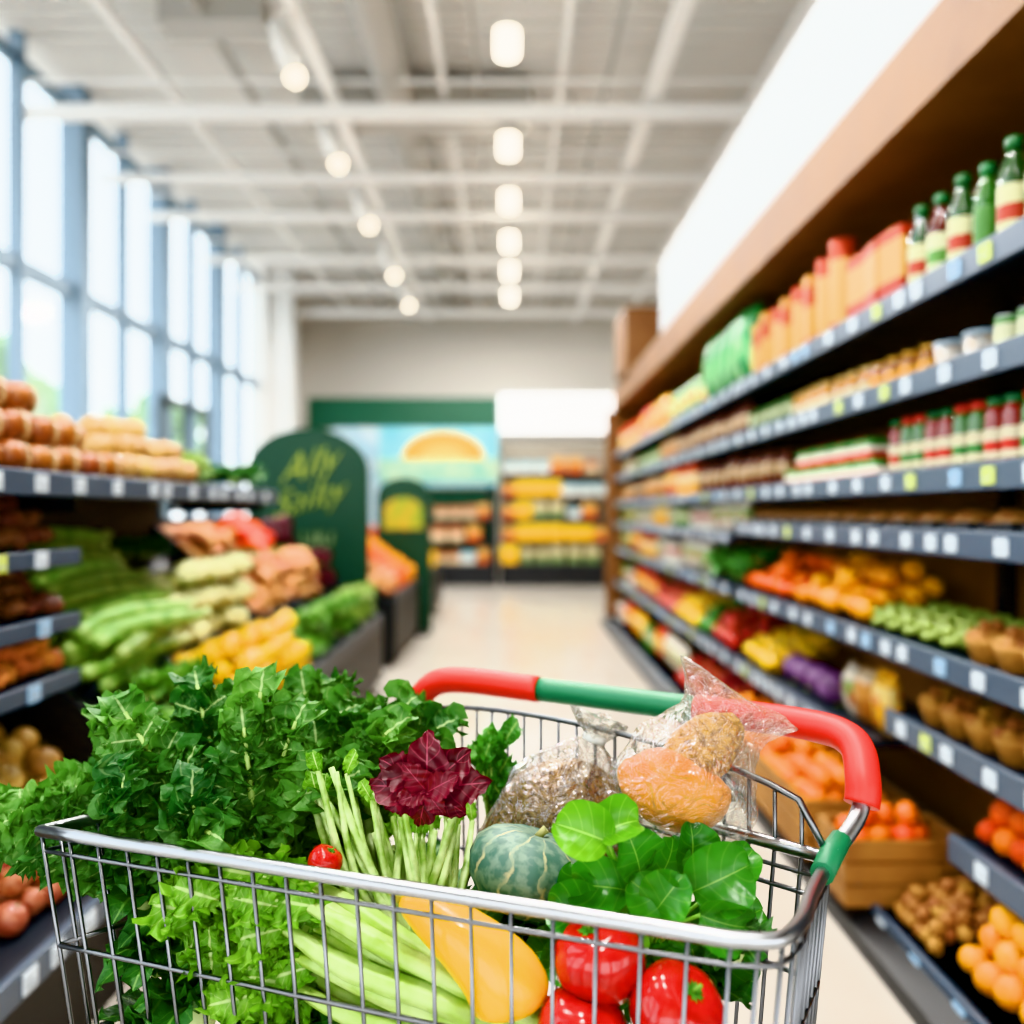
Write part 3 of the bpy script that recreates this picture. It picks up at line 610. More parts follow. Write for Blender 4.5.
T0=V((-1.1,0,.6)); T1=V((-1.9,0,1.15)); TA=(T1-T0).normalized(); TL=(T1-T0).length
part('body',B().prism([(-1.9,0),(-1.1,0),(-1.05,.1),(-1.05,.58),(-1.1,.6),(-1.9,1.15)],'y',8.1,10.2),m_dark,isl)
part('body',B().prism([(-1.9,0),(-1.1,0),(-1.05,.1),(-1.05,.58),(-1.1,.6),(-1.9,1.15)],'y',10.62,13.4),m_dark,isl)
part('front_rail',B().box((-1.06,9.15,.62),(.03,2.1,.08)).box((-1.06,12.0,.62),(.03,2.8,.08)),m_shelf,isl)
kk=[(spot,.05,'tan sweet potato'),(orange,.05,'orange'),(lemon,.05,'yellow fruit'),(rapple,.05,'red apple'),(orange,.05,'far orange'),(pepy,.055,'far yellow pepper')]
for i,(k2,r,nme) in enumerate(kk):
    y0=[8.15,8.85,9.52,10.65,11.5,12.4][i]; 
    heap(k2,T0+V((0,y0,0))+TA*.02,TA,Y,TL-.05,.66,r,2,nme+' on the second sloping display','%ss on the second display'%nme)
# ================= BACK OF STORE
YB=17.7
gb=E('header_board',(-2.15,YB,3.05),'long dark green header board across the back of the store','header board')
part('board',B().box((-2.15,YB+.1,3.35),(3.75,.1,.62)),M('header_green','#164e38',.5),gb); part('support',B().box((-3.9,YB+.1,1.52),(.12,.1,3.04)).box((-.35,YB+.1,1.52),(.1,.1,3.04)),m_sg,gb)
ls=E('lit_sign',(.9,YB,2.95),'bright white illuminated box sign at the back right','lit sign')
part('case',B().box((.9,YB+.16,3.35),(2.34,.1,.82)),m_white,ls); part('light_panel',B().box((.9,YB+.1,3.35),(2.26,.03,.74)),M('litpanel','#ffffff',.5,emis=2),ls)
po=E('poster_board',(-1.4,YB-.75,0),'landscape poster board with big yellow half sun and blue sky','poster')
YP=YB-.65
part('sky_panel',B().box((-1.4,YP,2.45),(2.25,.04,1.1)),M('postersky','#5fa3b4',.6,c2='#8cbcc4',scale=2),po)
b=B(); b.prism([(-1.3+.78*math.cos(pi*i/16),2.4+.5*math.sin(pi*i/16)) for i in range(17)],'y',YP-.04,YP-.025); part('sun_shape',b,M('postersun','#e0a806',.6),po)
b=B(); b.prism([(-1.3+.45*math.cos(pi*i/16),2.4+.28*math.sin(pi*i/16)) for i in range(17)],'y',YP-.055,YP-.042); part('sun_core',b,M('postercore','#e4c45c',.6),po)
part('field_strip',B().box((-1.4,YP-.05,2.2),(2.25,.02,.42)),M('posterfield','#6c9c8c',.6,c2='#a8bc9c',scale=4),po)
part('post',B().box((-2.4,YP+.05,1),(.08,.05,2)).box((-.4,YP+.05,1),(.08,.05,2)),m_dark,po)
po=E('poster_board',(-3.05,YB-.2,0),'tall pale blue poster with red blocks left of sun poster','poster')
part('panel',B().box((-3.05,YB-.1,1.9),(.95,.04,2.3)),M('posterb','#94b4c4',.6,c2='#bcc8cc',scale=2.5),po)
part('red_block',B().box((-3.2,YB-.13,1.6),(.5,.02,.5)),M('posterred','#b83a2c',.6),po); part('post',B().box((-3.4,YB-.05,.4),(.06,.05,.8)).box((-2.7,YB-.05,.4),(.06,.05,.8)),m_dark,po)
BIGP=[carton('display_carton',.3,.22,.32,[(0,'#e2a806'),(.6,'#e4bc34')]),carton('display_carton',.26,.22,.28,[(0,'#b8581a'),(.5,'#c89858')]),carton('display_carton',.28,.22,.22,[(0,'#c8c4b8'),(.5,'#8aa8b0')]),carton('display_carton',.24,.22,.3,[(0,'#6a7c50'),(.5,'#b8a880')]),carton('display_carton',.26,.22,.26,[(0,'#c4a884'),(.5,'#a06a4c')])]
BIGN=['large yellow','large orange','white and blue','olive and tan','pink and tan']
def backrack(x0,x1,label,zs,pk,where,h=2.75):
    r=E('shelving_unit',((x0+x1)/2,YB-.3,0),label,'shelving unit')
    part('back_panel',B().box(((x0+x1)/2,YB-.02,h/2),(x1-x0,.04,h)),M('bkgreen','#2c5a46',.6) if x0<-1 else M('bkgrey','#90897c',.6),r)
    part('plinth',B().box(((x0+x1)/2,YB-.35,.2),(x1-x0,.62,.4)),m_dark,r)
    for z in zs:
        part('shelf',B().box(((x0+x1)/2,YB-.3,z-.02),(x1-x0,.5,.04)),m_shelf,r)
        x=x0+.17; run=0
        while x<x1-.16:
            if run<=0: j=random.choice(pk); run=random.randint(1,3); s_=R(.85,1.1)
            run-=1
            BIGP[j].put((x,YB-.4,z+.001),f'{BIGN[j]} carton {where}',f'{BIGN[j]} cartons {where}',(0,0,R(-.03,.03)),s_); x+=.3*s_+.01
backrack(-2.5,-.3,'low green backed rack under the sun poster',(.42,.85,1.28),[2,3,4,4,1],'on the back rack under the poster',1.85)
backrack(-.22,1.9,'tall back rack of yellow packets under the lit sign',(.42,.85,1.28,1.71,2.14),[0,0,1,2,3,4],'on the tall back rack')
# ================= LAMPS
m_em=M('lamp_diffuser','#fff6e6',.5,emis=9); m_em2=M('spot_lens','#fff2dc',.5,emis=5); m_lw=M('lamp_white','#e2e0dc',.4)
lp=[('cap',B().lathe([(.115,.12),(.115,.17),(.09,.2),(.03,.22)],20).mesh('cap',m_lw)),('diffuser',B().lathe([(.02,-.12),(.1,-.12),(.11,-.1),(.11,.115),(.02,.12)],20).mesh('diffuser',m_em)),('cord',B().tube([(0,0,.21),(0,0,.8)],.008,6).mesh('cord',m_lw))]
pend=Kind('pendant_lamp','lamp',lp)
def area(x,y,z,size,pw,col=(1,.97,.93),rot=(0,0,0)):
    L=bpy.data.lights.new('lamp_light','AREA'); L.shape='DISK'; L.size=size; L.energy=pw; L.color=col
    o=bpy.data.objects.new('lamp_light',L); C.objects.link(o); o.location=(x,y,z); o.rotation_euler=rot
for i,y in enumerate((-.8,.9,2.6,4.2,5.8,7.5,9.6,11.3,13.0,14.6,16.3)):
    pend.put((-.04,y,5.3),'white cylindrical pendant lamp in the centre row, %s from the camera end'%ORD[i],'centre row of pendant lamps',(0,0,0),.86)
    area(-.04,y,5.18,.17,90)
rs=Matrix.Rotation(-.3,3,'X')@Matrix.Rotation(-.35,3,'Y')
spk=Kind('ceiling_spotlight','spotlight',[('housing',B().lathe([(.066,-.19),(.07,.12),(.055,.28),(.03,.3)],14,rot=rs).mesh('housing',m_lw)),('lens',B().lathe([(.001,-.25),(.045,-.25),(.06,-.215),(.062,-.192)],14,rot=rs).mesh('lens',m_em2)),('bracket',B().box((0,0,.3),(.04,.06,.2)).mesh('bracket',m_lw))])
for i,y in enumerate((1.4,3.4,5.3,7.2,8.98,10.9,13.2,15.1)):
    spk.put((-1.80,y,5.06),'white ceiling spotlight on the left track, %s from the camera end'%ORD[i],'spotlights on the left track',(0,0,0),1.15)
    area(-1.66,y-.12,4.72,.1,60,rot=(0,.15,0))
# ================= CART
m_chr=M('chrome','#a9acb0',.3,1.0); m_wire=M('wire','#77797c',.34,1.0)
m_red=M('grip_red','#c42a18',.42); m_grn=M('handle_green','#256a48',.45)
cart=E('shopping_cart',(0,1.2,0),'chrome wire shopping cart with red and green handle, heaped with vegetables','shopping cart')
zt=.98
def cat(pts,n=8):
    pts=[V(p) for p in pts]; out=[]; q=[pts[0]*2-pts[1]]+pts+[pts[-1]*2-pts[-2]]
    for i in range(1,len(q)-2):
        for k in range(n):
            t=k/n; a,b_,c,d_=q[i-1],q[i],q[i+1],q[i+2]
            out.append(.5*((2*b_)+(c-a)*t+(2*a-5*b_+4*c-d_)*t*t+(3*b_-a-3*c+d_)*t**3))
    return out+[pts[-1]]
FLc=V((-.62,1.185,zt)); FR0=V((.215,.884,zt)); BR=V((.385,1.09,zt)); BL=V((-.195,1.64,zt))
front=[FLc+(FR0-FLc)*t/12 for t in range(13)]
cor=cat([(.215,.884,zt),(.262,.884,zt),(.298,.925,zt),(.33,.99,zt),(.385,1.09,zt)],5)
back=[BR+(BL-BR)*t/20 for t in range(21)]
left=[BL+(FLc-BL)*t/10 for t in range(11)]
loop=front[:-1]+cor[:-1]+back[:-1]+left[:-1]
cen=sum(loop,V())/len(loop)
def down(p,dz):
    k=1-.10*dz/.4; q=cen+(p-cen)*k; q.z=p.z-dz; return q
part('top_rim',B().tube(loop,.0085,10,closed=True),m_chr,cart)
part('lower_rim_wire',B().tube([down(p,.026) for p in loop],.003,6,closed=True),m_wire,cart)
def resamp(pl,sp):
    out=[pl[0]]; acc=0
    for a,b_ in zip(pl,pl[1:]):
        L=(b_-a).length; t=sp-acc
        while t<=L: out.append(a+(b_-a)*(t/L)); t+=sp
        acc=(acc+L)%sp
    return out
def panel(name,pl,sp,top=0,hs=(.15,.27,.40)):
    b=B(); L=(pl[-1]-pl[0]).length
    tp=lambda p: top*math.sin(pi*min(1,max(0,(p-pl[0]).length/L)))**.25
    for p in resamp(pl,sp):
        pts=[down(p,.40),down(p,.2),down(p,0)]
        if top and tp(p)>.01: pts.append(p+V((0,0,tp(p))))
        b.tube(pts,.0028,6)
    for h in hs: b.tube([down(p,h) for p in pl],.0034,6)
    if top: b.tube([p+V((0,0,tp(p))) for p in pl],.0045,6)
    part(name,b,m_wire,cart)
panel('front_wire_panel',front,.047); panel('right_wire_panel',cor,.027); panel('back_wire_panel',back,.036,top=.1,hs=(.05,.15,.27,.4)); panel('left_wire_panel',left,.05)
b=B(); A=[down(p,.40) for p in front]; D=[down(p,.4) for p in back[::-1]]
for i in range(24):
    t=i/23; a=A[0].lerp(A[-1],t); d_=D[0].lerp(D[-1],t); b.tube([a,d_],.003,6)
for i in range(1,5): b.tube([A[0].lerp(D[0],i/5),A[-1].lerp(D[-1],i/5)],.004,6)
part('bottom_wire_grid',b,m_wire,cart)
H=cat([(-.195,1.64,.985),(-.190,1.63,1.01),(-.175,1.61,1.05),(-.12,1.58,1.103),(.03,1.53,1.1),(.15,1.455,1.1),(.263,1.38,1.1),(.41,1.275,1.1),(.452,1.2,1.095),(.448,1.15,1.06),(.435,1.13,1.02),(.385,1.085,.985)],8)
def seg(a,b_): return [p for p in H[a:b_]]
part('handle_arm',B().tube(seg(0,14),.011,10),m_chr,cart); part('handle_arm',B().tube(seg(74,89),.011,10),m_chr,cart)
part('handle_grip',B().tube(seg(14,34),.022,14),m_red,cart,'left red grip'); part('handle_bar',B().tube(seg(33,50),.020,14),m_grn,cart,'green middle bar'); part('handle_grip',B().tube(seg(49,79),.022,14),m_red,cart,'right red grip curving down')
part('corner_joint',B().tube([(.36,1.045,.98),(.385,1.088,.984),(.405,1.105,1.0)],[.014,.015,.013],10),m_grn,cart,'green plastic joint')
b=B(); FRb=down(FR0,.4); FLb=down(FLc,.4); BRb=down(BR,.4); BLb=down(BL,.4)
cs=[FLb,FRb,BRb,BLb]
for p in cs: b.tube([p,V((p.x,p.y,.2)),V((p.x,p.y,.13))],.011,8)
b.tube([V((p.x,p.y,.2)) for p in cs],.011,8,closed=True)
part('leg_frame',b,m_chr,cart)
for p in cs:
    w=part('caster_fork',B().box((p.x,p.y,.115),(.03,.03,.04)).box((p.x-.016,p.y,.08),(.004,.03,.07)).box((p.x+.016,p.y,.08),(.004,.03,.07)),m_chr,cart)
    sub('wheel',B().lathe([(.02,-.011),(.058,-.011),(.06,-.006),(.06,.006),(.058,.011),(.02,.011)],18,loc=(p.x,p.y,.06),rot=Matrix.Rotation(pi/2,3,'Y')),M('rubber','#2a2a2c',.7),w)
# ================= CART CONTENTS
m_kale=MLeaf('kale_leaf','#31622f','#679848','#b0cc8c',.55,.3,.07,.7,110,side=.2,nv=30,cs=8)
m_kst=M('kale_stem','#a4c074',.5)
def kale(name,base,dirs,label):
    e=E(name,base,label,'kale','kale bunches in the cart'); b=B(); b.open=1; s=B()
    for (az,el,L,bd_) in dirs:
        az=math.radians(az); el=math.radians(el)
        d=V((math.cos(az)*math.cos(el),math.sin(az)*math.cos(el),math.sin(el))); p0=V(base)+V((R(-.03,.03),R(-.03,.03),0))
        up=V((R(-.3,.2),-.9,1)); up=(up-d*up.dot(d)).normalized(); sd=d.cross(up)
        n=14; rib=[]; p=p0.copy()
        for i in range(n+1):
            u=i/n; a=.2-bd_*u*u; t=d*math.cos(a)+up*math.sin(a); nn=up*math.cos(a)-d*math.sin(a); rib.append((p.copy(),t,nn)); p=p+t*L/n
        s.tube([q[0]+q[2]*.001 for q in rib],[.007*(1-.72*i/n)+.0009 for i in range(n+1)],6)
        for k,u in enumerate((.34,.45,.56,.67,.78,.88)):
            q,t,nn=rib[int(u*n)]; w=math.sin(pi*(.22+.62*u))
            for sg in (-1,1):
                dd=t*R(.45,.75)+sd*sg*1.0+nn*R(-.05,.35); b.leaf(q+nn*.001,dd,nn*1.0+sd*sg*R(-.3,.3),.062*w*R(.9,1.15),.030*R(.9,1.1),26,6,R(-.3,1.0),.30,1.1,R(0,.5),shape=3,frill=.38,ff=30)
        q,t,nn=rib[-2]; b.leaf(q,t,nn,.055,.036,26,6,R(.2,.9),.3,1.2,.3,shape=3,frill=.38,ff=30)
    part('leaves',b,m_kale,e); part('stems',s,m_kst,e)
random.seed(5)
ds=[(148+62*i/9+R(-6,6),R(18,36) if i%2 else R(38,62),R(.25,.30),R(.6,1.5)) for i in range(10)]+[(R(215,275),R(50,68),R(.2,.24),R(.8,1.6)) for i in range(6)]
kale('kale_bunch',(-.47,1.33,.86),ds,'curly kale bunch hanging over the left rim of the cart')
ds=[(i*36+R(-10,10),R(55,82),R(.27,.32),R(.3,1.2)) for i in range(10)]+[(R(190,340),R(38,62),R(.2,.25),R(.8,1.7)) for i in range(12)]
kale('kale_bunch',(-.38,1.31,.85),ds,'tallest curly kale bunch in the middle of the greens')
ds=[(-40+i*24+R(-8,8),R(42,76),R(.22,.27),R(.3,1.2)) for i in range(9)]+[(R(230,330),R(48,72),R(.19,.23),R(.8,1.6)) for i in range(6)]
kale('kale_bunch',(-.28,1.38,.88),ds,'curly kale bunch on the right, beside the red leaves')
m_cel=M('celery_stalk','#94b456',.36,c2='#bcd48a',scale=24); m_cl=MLeaf('celery_leaf','#5c9428','#7eb044','#bcd48c',.48,.28,.08,.6,60)
e=E('celery_bunch',(-.14,1.12,.8),'pale green celery bunch lying along the front of the cart','celery')
b=B(); lf=B(); lf.open=1
for i in range(12):
    o=V((R(-.012,.012),.026*(i%3),.027*(i//3)-.055+R(-.008,.008))); st=[P(552,1040,1.02)+o*.55,P(440,998+R(-8,8),1.045)+o*.85,P(350,952+R(-10,10),1.075)+o*1.05,P(285,915+R(-12,12),1.11)+o*1.2]
    rr=R(.0135,.0185); b.tube(cat(st,8),[rr]*8+[rr*.97]*8+[rr*(.93-.06*j) for j in range(9)],20,flat=.8,rib=.12,nrib=7)
    for k in range(2):
        a=R(2.6,4.0); lf.leaf(st[-1]+V((R(-.02,.05),-.01,R(-.02,.0))),(math.cos(a),R(-.3,.2),math.sin(a)*.8),(0,-1,.5),R(.06,.09),R(.035,.045),40,6,R(.2,1),.22,2.5,.2,lobes=3,shape=3,frill=.22)
for k in range(24):
    q=P(R(195,320),R(900,990),1.12+R(-.01,.03)); a=R(2.3,5.0); lf.leaf(q,(math.cos(a),R(-.2,.1),math.sin(a)),(0,-1,.5),R(.05,.085),R(.035,.045),40,6,R(.2,.9),.24,2.5,.2,lobes=3,shape=3,frill=.22)
part('stalks',b,m_cel,e); part('leaves',lf,m_cl,e)
e=E('celery_bunch',(-.14,1.2,.8),'upright bunch of slim pale green stalks in front of red leaves','celery')
b=B(); lf=B(); lf.open=1
for i in range(44):
    t=i/43; bx=P(415+R(-26,26),965,1.14+R(-.02,.05)); top=P(306+162*t+R(-8,8),(790 if t<.45 else 832)+R(-25,20),1.22+R(-.05,.08))
    mid=bx.lerp(top,.5)+V((-.018*(1-t)+.014*t+R(-.008,.008),-.01,0)); rr=R(.007,.012); pts=cat([bx,mid,top],5); b.tube(pts,[rr*(1-.55*k/len(pts)) for k in range(len(pts))],12,flat=.8,rib=.12,nrib=5)
    if i%2: lf.leaf(top,(R(-.5,.5)+(t-.5)*.8,R(-.4,.2),R(.3,1)),(0,-1,.5),R(.022,.036),R(.010,.015),24,4,.5,.3,1.6,.2,shape=3,frill=.3,ff=28)
part('stalks',b,M('stalk2','#789c44',.42,c2='#c4d89c',scale=40),e); part('leaves',lf,m_cl,e)
m_rad=MLeaf('red_leaf','#360611','#661224','#a04458',.42,.15,.05,.6,60,side=.35,nv=30)
e=E('red_lettuce',tuple(P(428,785,1.13)),'open rosette of dark red broad leaves between kale and grain bag','lettuce'); b=B(); b.open=1
c0=P(428,788,1.15)
for i,(an,LL) in enumerate(((10,.082),(52,.076),(95,.078),(138,.076),(172,.08),(212,.062),(262,.055),(318,.06),(35,.05),(120,.052),(200,.04),(300,.036))):
    a=math.radians(an+R(-5,5)); b.leaf(c0+V((0,-.014*(i//8)-.002*(i%3),0)),(math.cos(a),-.12-.2*(i//8),math.sin(a)*.74+.05),(0,-1,.35),LL,LL*.36,34,7,R(.3,.9),.07,1.2,.35,shape=2,frill=.05,ff=22)
part('leaves',b,m_rad,e); part('core',B().ball(c0,.009,sub=2),M('radcore','#a85868',.5),e)
e=E('herb_bunch',tuple(P(492,810,1.36)),'small upright curly green herb bunch behind the red leaves','herbs'); b=B(); b.open=1; s=B()
for i in range(22):
    p=P(R(480,510),R(745,815),1.4+R(-.02,.02)); b.leaf(p,(R(-.5,.6),R(-.2,.2),R(.4,1)),(0,-1,.4),R(.035,.055),R(.016,.022),26,5,.4,.3,1.4,.2,shape=3,frill=.4,ff=28); s.tube([P(493,860,1.4),p],.002,5)
part('leaves',b,MLeaf('herb_leaf','#347030','#54903c','#8cb860',.45,.25),e); part('stems',s,m_kst,e)
gm,n,l,bs=nm('gourd_skin'); bs.inputs['Roughness'].default_value=.55
tc=n.new('ShaderNodeTexCoord'); nz=n.new('ShaderNodeTexNoise'); nz.inputs['Scale'].default_value=22; nz.inputs['Detail'].default_value=6; l.new(tc.outputs['Object'],nz.inputs['Vector'])
sp_=n.new('ShaderNodeSeparateXYZ'); l.new(tc.outputs['Object'],sp_.inputs[0]); at=n.new('ShaderNodeMath'); at.operation='ARCTAN2'; l.new(sp_.outputs['Y'],at.inputs[0]); l.new(sp_.outputs['X'],at.inputs[1])
m1=n.new('ShaderNodeMath'); m1.operation='MULTIPLY_ADD'; m1.inputs[1].default_value=10; l.new(at.outputs[0],m1.inputs[0])
m3=n.new('ShaderNodeMath'); m3.operation='MULTIPLY'; m3.inputs[1].default_value=6; l.new(nz.outputs['Fac'],m3.inputs[0]); l.new(m3.outputs[0],m1.inputs[2])
sn=n.new('ShaderNodeMath'); sn.operation='SINE'; l.new(m1.outputs[0],sn.inputs[0])
r1=n.new('ShaderNodeValToRGB'); r1.color_ramp.elements[0].color=lin('#3c5c50'); r1.color_ramp.elements[1].color=lin('#a09c74'); r1.color_ramp.elements[0].position=.92; r1.color_ramp.elements[1].position=1; l.new(sn.outputs[0],r1.inputs['Fac'])
nz2=n.new('ShaderNodeTexNoise'); nz2.inputs['Scale'].default_value=70; l.new(tc.outputs['Object'],nz2.inputs['Vector'])
r2=n.new('ShaderNodeMixRGB'); r3=n.new('ShaderNodeMapRange'); r3.inputs['From Min'].default_value=.42; r3.inputs['From Max'].default_value=.6; r3.inputs['To Max'].default_value=.8; l.new(nz2.outputs['Fac'],r3.inputs['Value']); l.new(r3.outputs[0],r2.inputs['Fac']); l.new(r1.outputs[0],r2.inputs['Color1']); r2.inputs['Color2'].default_value=lin('#667c6a'); l.new(r2.outputs[0],bs.inputs['Base Color'])
gc=P(528,870,1.18); g=Kind('round_gourd','gourd',[('flesh',B().lathe([(.004,-.052),(.03,-.054),(.057,-.043),(.076,-.02),(.082,.0),(.078,.022),(.062,.038),(.037,.047),(.015,.048),(.004,.044)],80,rib=.035,nrib=10).mesh('gf',gm)),('stem',B().tube([(0,0,.04),(.003,0,.05),(.008,0,.057)],[.007,.005,.006],8).mesh('gst',M('gourdstem','#8a8a58',.7)))])
g.put(gc,'mottled grey green gourd in front of the grain bag',None,(-.1,.3,0))
gb0=P(536,918,1.30); az=(P(603,712,1.32)-gb0).normalized(); rotb=az.to_track_quat('Z','Y').to_matrix()
film=MFilm('clear_film','#dedcd6',.13,1.0,26,.55,.15,.1)
def sack(prof,amp,seed,sx=.68,seg=48,Lb=.24,pl=.4):
    b=B(); q=[]
    for (r0,z0),(r1_,z1) in zip(prof,prof[1:]):
        for k in range(3): q.append((r0+(r1_-r0)*k/3,z0+(z1-z0)*k/3))
    q.append(prof[-1]); b.lathe(q,seg,loc=(0,0,0),sx=sx,sy=1)
    for v in b.bm.verts:
        nn=noise.noise(v.co*14+V((seed,0,0)))+.5*noise.noise(v.co*38+V((0,seed,0))); a=math.atan2(v.co.y,v.co.x); top=max(0,v.co.z/Lb-.5)
        k=1+amp*nn+top*pl*math.sin(a*9+v.co.z*30+4*nn); v.co.x*=k; v.co.y*=k; v.co.z+=top*.012*math.sin(a*3+seed)
    return b
sc_=1.3
prof=[(r*sc_,z*sc_) for r,z in [(.02,0),(.065,.004),(.084,.03),(.09,.06),(.09,.09),(.086,.12),(.076,.148),(.058,.172),(.032,.192),(.013,.204),(.013,.209),(.024,.219),(.034,.231)]]
e=E('clear_bag',gb0,'clear plastic bag tied at the top holding brown grain','bag'); e.rotation_euler=rotb.to_euler()
O('film',sack(prof,.08,3,Lb=.29).mesh('film',film),e); O('tie',B().lathe([(.014,.264),(.018,.266),(.018,.273),(.014,.275)],14).mesh('tie',M('tie','#c8cac8',.4)),e)
gr=O('grain',sack([(r*sc_,z*sc_) for r,z in [(.02,.004),(.062,.008),(.081,.032),(.087,.06),(.087,.09),(.082,.12),(.070,.146),(.048,.166),(.02,.178),(.002,.18)]],.07,3,Lb=.9).mesh('grain',M('grainm','#6c4820',.7,c2='#b48c50',scale=150,bump=1,bscale=170))); gr.location=gb0; gr.rotation_euler=rotb.to_euler()
tag(gr,'brown grain filling the tied clear bag','grain',None,'stuff')
oc=P(682,783,1.15)
mg=M('mango_skin','#e07e04',.38,c2='#e49418',scale=9,coat=.15); mg2=M('speckled_roll','#8a5818',.6,c2='#cc9840',scale=110,bump=.6,bscale=130)
a=Kind('mango','mango',[('flesh',B().ball((0,0,0),.066,(1.12,.8,.74),3,.12,1.5,4).mesh('mf',mg)),('stem',B().tube([(.068,0,.01),(.078,0,.015)],.004,6).mesh('ms',M('mst','#6b5a38',.7)))])
a.put(oc+V((-.010,-.004,-.008)),'large golden orange mango in the upright clear bag',None,(0,.35,.1))
k3=Kind('seeded_roll','bread roll',[('crust',B().ball((0,0,0),.050,(1.3,.75,.8),3,.1,2,7).mesh('sr',mg2))]); k3.put(oc+V((.028,.018,.036)),'brown speckled seeded roll in the upper part of the clear bag',None,(0,-.7,0))
e=E('clear_bag',oc+V((-.030,0,-.064)),'crinkled clear bag standing against the handle holding orange fruit','bag'); e.rotation_euler=(P(738,692,1.17)-(oc+V((-.030,0,-.064)))).normalized().to_track_quat('Z','Y').to_matrix().to_euler()
O('film',sack([(.02,0),(.068,.004),(.094,.03),(.100,.06),(.096,.09),(.085,.115),(.07,.14),(.06,.156),(.062,.172),(.074,.19),(.086,.205)],.14,9,.74,80,pl=.18).mesh('film',MFilm('clear_film2','#eeeeea',.07,1.5,34,.5,.08,.06)),e)
m_sp=MLeaf('spinach_leaf','#2c6a24','#488a32','#86b458',.3,.25,.03,.5,40,side=.22,nv=30); m_sp2=MLeaf('bright_leaf','#528e28','#6ca436','#9ccc64',.34,.3,.04,.4,40,side=.22,nv=30)
e=E('leafy_greens',tuple(P(650,960,1.08)),'bunch of glossy round green leaves at the right of the cart','leafy greens')
b=B(); b.open=1; b2=B(); b2.open=1; s=B(); root=P(650,955,1.1)
L=[(608,842,160,.066,.034,1,1.04),(600,836,28,.054,.029,1,1.045),(640,872,105,.062,.032,0,1.06),(625,890,172,.068,.032,0,1.05),(655,880,60,.062,.03,0,1.08),(690,868,85,.058,.03,0,1.09),(692,892,28,.080,.040,0,1.05),(672,915,140,.062,.032,0,1.03),(655,912,60,.058,.03,0,1.03),(600,912,170,.066,.032,0,1.05),(700,915,-15,.062,.031,0,1.03),(640,925,215,.055,.028,1,1.02),(732,880,60,.048,.025,0,1.07),(590,900,120,.055,.028,0,1.08)]
for (px,py,an,LL,W,br,d) in L:
    p=P(px,py,d); a=math.radians(an); (b2 if br else b).leaf(p,(math.cos(a),R(-.35,.1),math.sin(a)),(R(-.5,.5),-1,R(.2,1.1)),LL,W*1.08,28,8,R(.5,1.2),.09,1.1,R(.35,.75),shape=0)
    s.tube(cat([root,(root+p)/2+V((0,0,.01)),p],4),.0025,6)
for k in range(26):
    p=P(R(560,735),R(920,975),1.09+R(0,.06)); a=R(-.5,3.6); b.leaf(p,(math.cos(a),R(-.4,.1),math.sin(a)),(0,-1,.6),R(.05,.065),.03,14,5,.8,.07,1.1,.5,shape=0)
part('leaves',b,m_sp,e); part('leaves',b2,m_sp2,e,'lighter young leaves'); part('stems',s,M('spstem','#7aac4c',.5),e)
mt=M('tomato_skin','#a01008',.16,c2='#ac1a0e',scale=6,coat=.4)
tb=B(); tb.lathe([(.005,-.85),(.3,-.87),(.68,-.68),(.93,-.3),(1,.05),(.92,.4),(.7,.66),(.42,.76),(.2,.72),(.05,.62)],40,rib=.04,nrib=6)
tcx=B(); tcx.open=1
for i in range(6):
    a=i*1.047; tcx.leaf((0,0,.68),(math.cos(a),math.sin(a),.15),(0,0,1),.42,.07,8,2,.5,.1,1,.2,shape=2)
tcx.tube([(0,0,.64),(.02,0,.8),(.08,0,.92)],[.06,.045,.05],6)
tom=Kind('tomato','tomato',[('flesh',tb.mesh('tf',mt)),('calyx',tcx.mesh('tcx',MLeaf('calyx','#3f7d2c','#4f8f34','#7fae50')))])
for (px,py,d,r,rot_,lb) in ((600,958,1.02,.054,(.15,-.35,0),'red tomato below the round leaves, highest of three at the front'),(676,1012,.985,.054,(.6,.2,.5),'red tomato at the lower right of the cart showing its calyx'),(582,1032,.99,.052,(.2,0,2),'red tomato lowest in the cart, left of centre pair'),(325,862,1.13,.023,(0,.5,0),'small red tomato peeking out beneath the kale')):
    tom.put(P(px,py,d),lb,None,rot_,r)
pts=cat([P(404,898,1.06),P(428,912,1.05),P(462,938,1.035),P(492,966,1.025),P(510,992,1.02),P(516,1012,1.02)],5)
n_=len(pts); rr=[.012+.034*min(1,(i/n_)*1.5)**.7 if i<n_-5 else .046*[.98,.9,.72,.45,.15][i-(n_-5)] for i in range(n_)]
sq=E('yellow_squash',tuple(pts[8]),'glossy yellow squash lying beside the tomatoes','squash')
part('flesh',B().tube(pts,rr,28),M('squash_skin','#e2a400',.26,c2='#e6b008',scale=5,coat=.3),sq); part('stem',B().tube([pts[0],pts[0]+V((-.015,0,.012)),pts[0]+V((-.028,0,.018))],[.010,.008,.009],8),M('sqstem','#a8a04a',.6),sq)
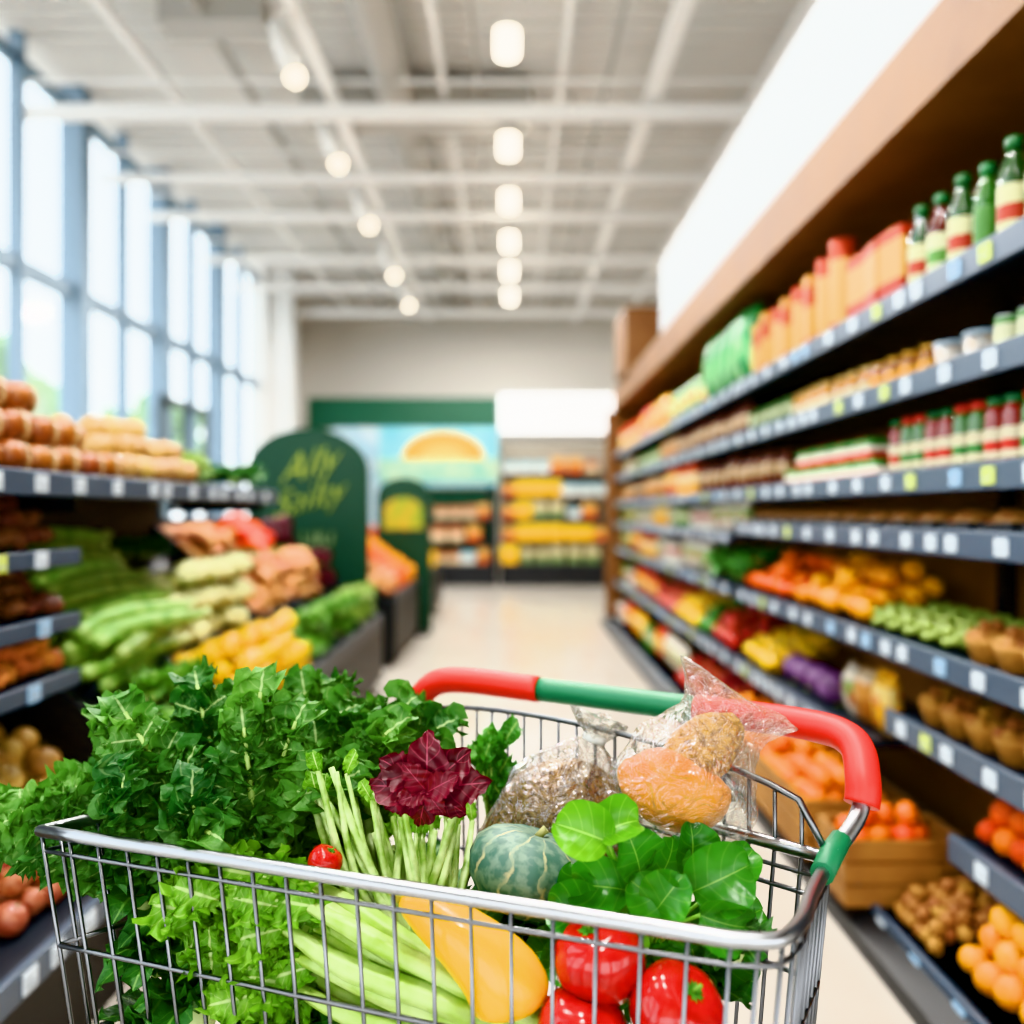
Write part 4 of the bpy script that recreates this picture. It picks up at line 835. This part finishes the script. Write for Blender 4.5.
for i,(px,py,d,s_) in enumerate(((640,1000,1.16,.6),(470,960,1.2,.6),(400,1000,1.22,.6),(250,960,1.24,.7),(190,920,1.27,.6),(330,980,1.2,.65),(200,1010,1.2,.6),(560,960,1.22,.7),(730,950,1.08,.4),(280,1040,1.16,.6),(160,960,1.24,.5),(140,900,1.26,.5),(350,900,1.25,.6),(120,870,1.28,.5),(420,900,1.3,.6),(230,880,1.25,.6),(150,1040,1.22,.5),(700,1000,1.12,.5),(330,1060,1.12,.5),(300,860,1.3,.6),(220,840,1.32,.6),(160,850,1.32,.5))):
    dgr.put(P(px,py,d),'dark leafy bunch packed low in the cart under the other vegetables','leafy bunches low in the cart',(R(-.2,.2),R(-.2,.2),i),s_)
# ================= LIGHT / CAMERA
w=bpy.data.worlds.new('World'); SC.world=w; w.use_nodes=True; n=w.node_tree.nodes; l=w.node_tree.links
bg=n['Background']; tc=n.new('ShaderNodeTexCoord'); sx=n.new('ShaderNodeSeparateXYZ'); l.new(tc.outputs['Generated'],sx.inputs[0]); r=n.new('ShaderNodeValToRGB'); r.color_ramp.elements[0].position=0; r.color_ramp.elements[0].color=(1,1,1,1); r.color_ramp.elements[1].color=(.88,.94,1,1); r.color_ramp.elements[1].position=.7
l.new(sx.outputs['Z'],r.inputs['Fac']); l.new(r.outputs['Color'],bg.inputs['Color']); bg.inputs['Strength'].default_value=4.4
cam=bpy.data.cameras.new('Camera'); co_=bpy.data.objects.new('Camera',cam); C.objects.link(co_); co_.location=(0,0,1.4); co_.rotation_euler=(pi/2,0,0)
cam.sensor_width=36; cam.lens=31.64; cam.clip_start=.05; cam.dof.use_dof=True; cam.dof.focus_distance=1.16; cam.dof.aperture_fstop=1.55
SC.camera=co_
vs=SC.view_settings
try: vs.view_transform='Khronos PBR Neutral'
except Exception: vs.view_transform='Standard'
vs.look='None'; vs.exposure=.22
try:
    vs.use_curve_mapping=True; cm=vs.curve_mapping; c_=cm.curves[3]
    c_.points.new(.06,.041); c_.points.new(.3,.295); cm.update()
except Exception as ex: print(ex)
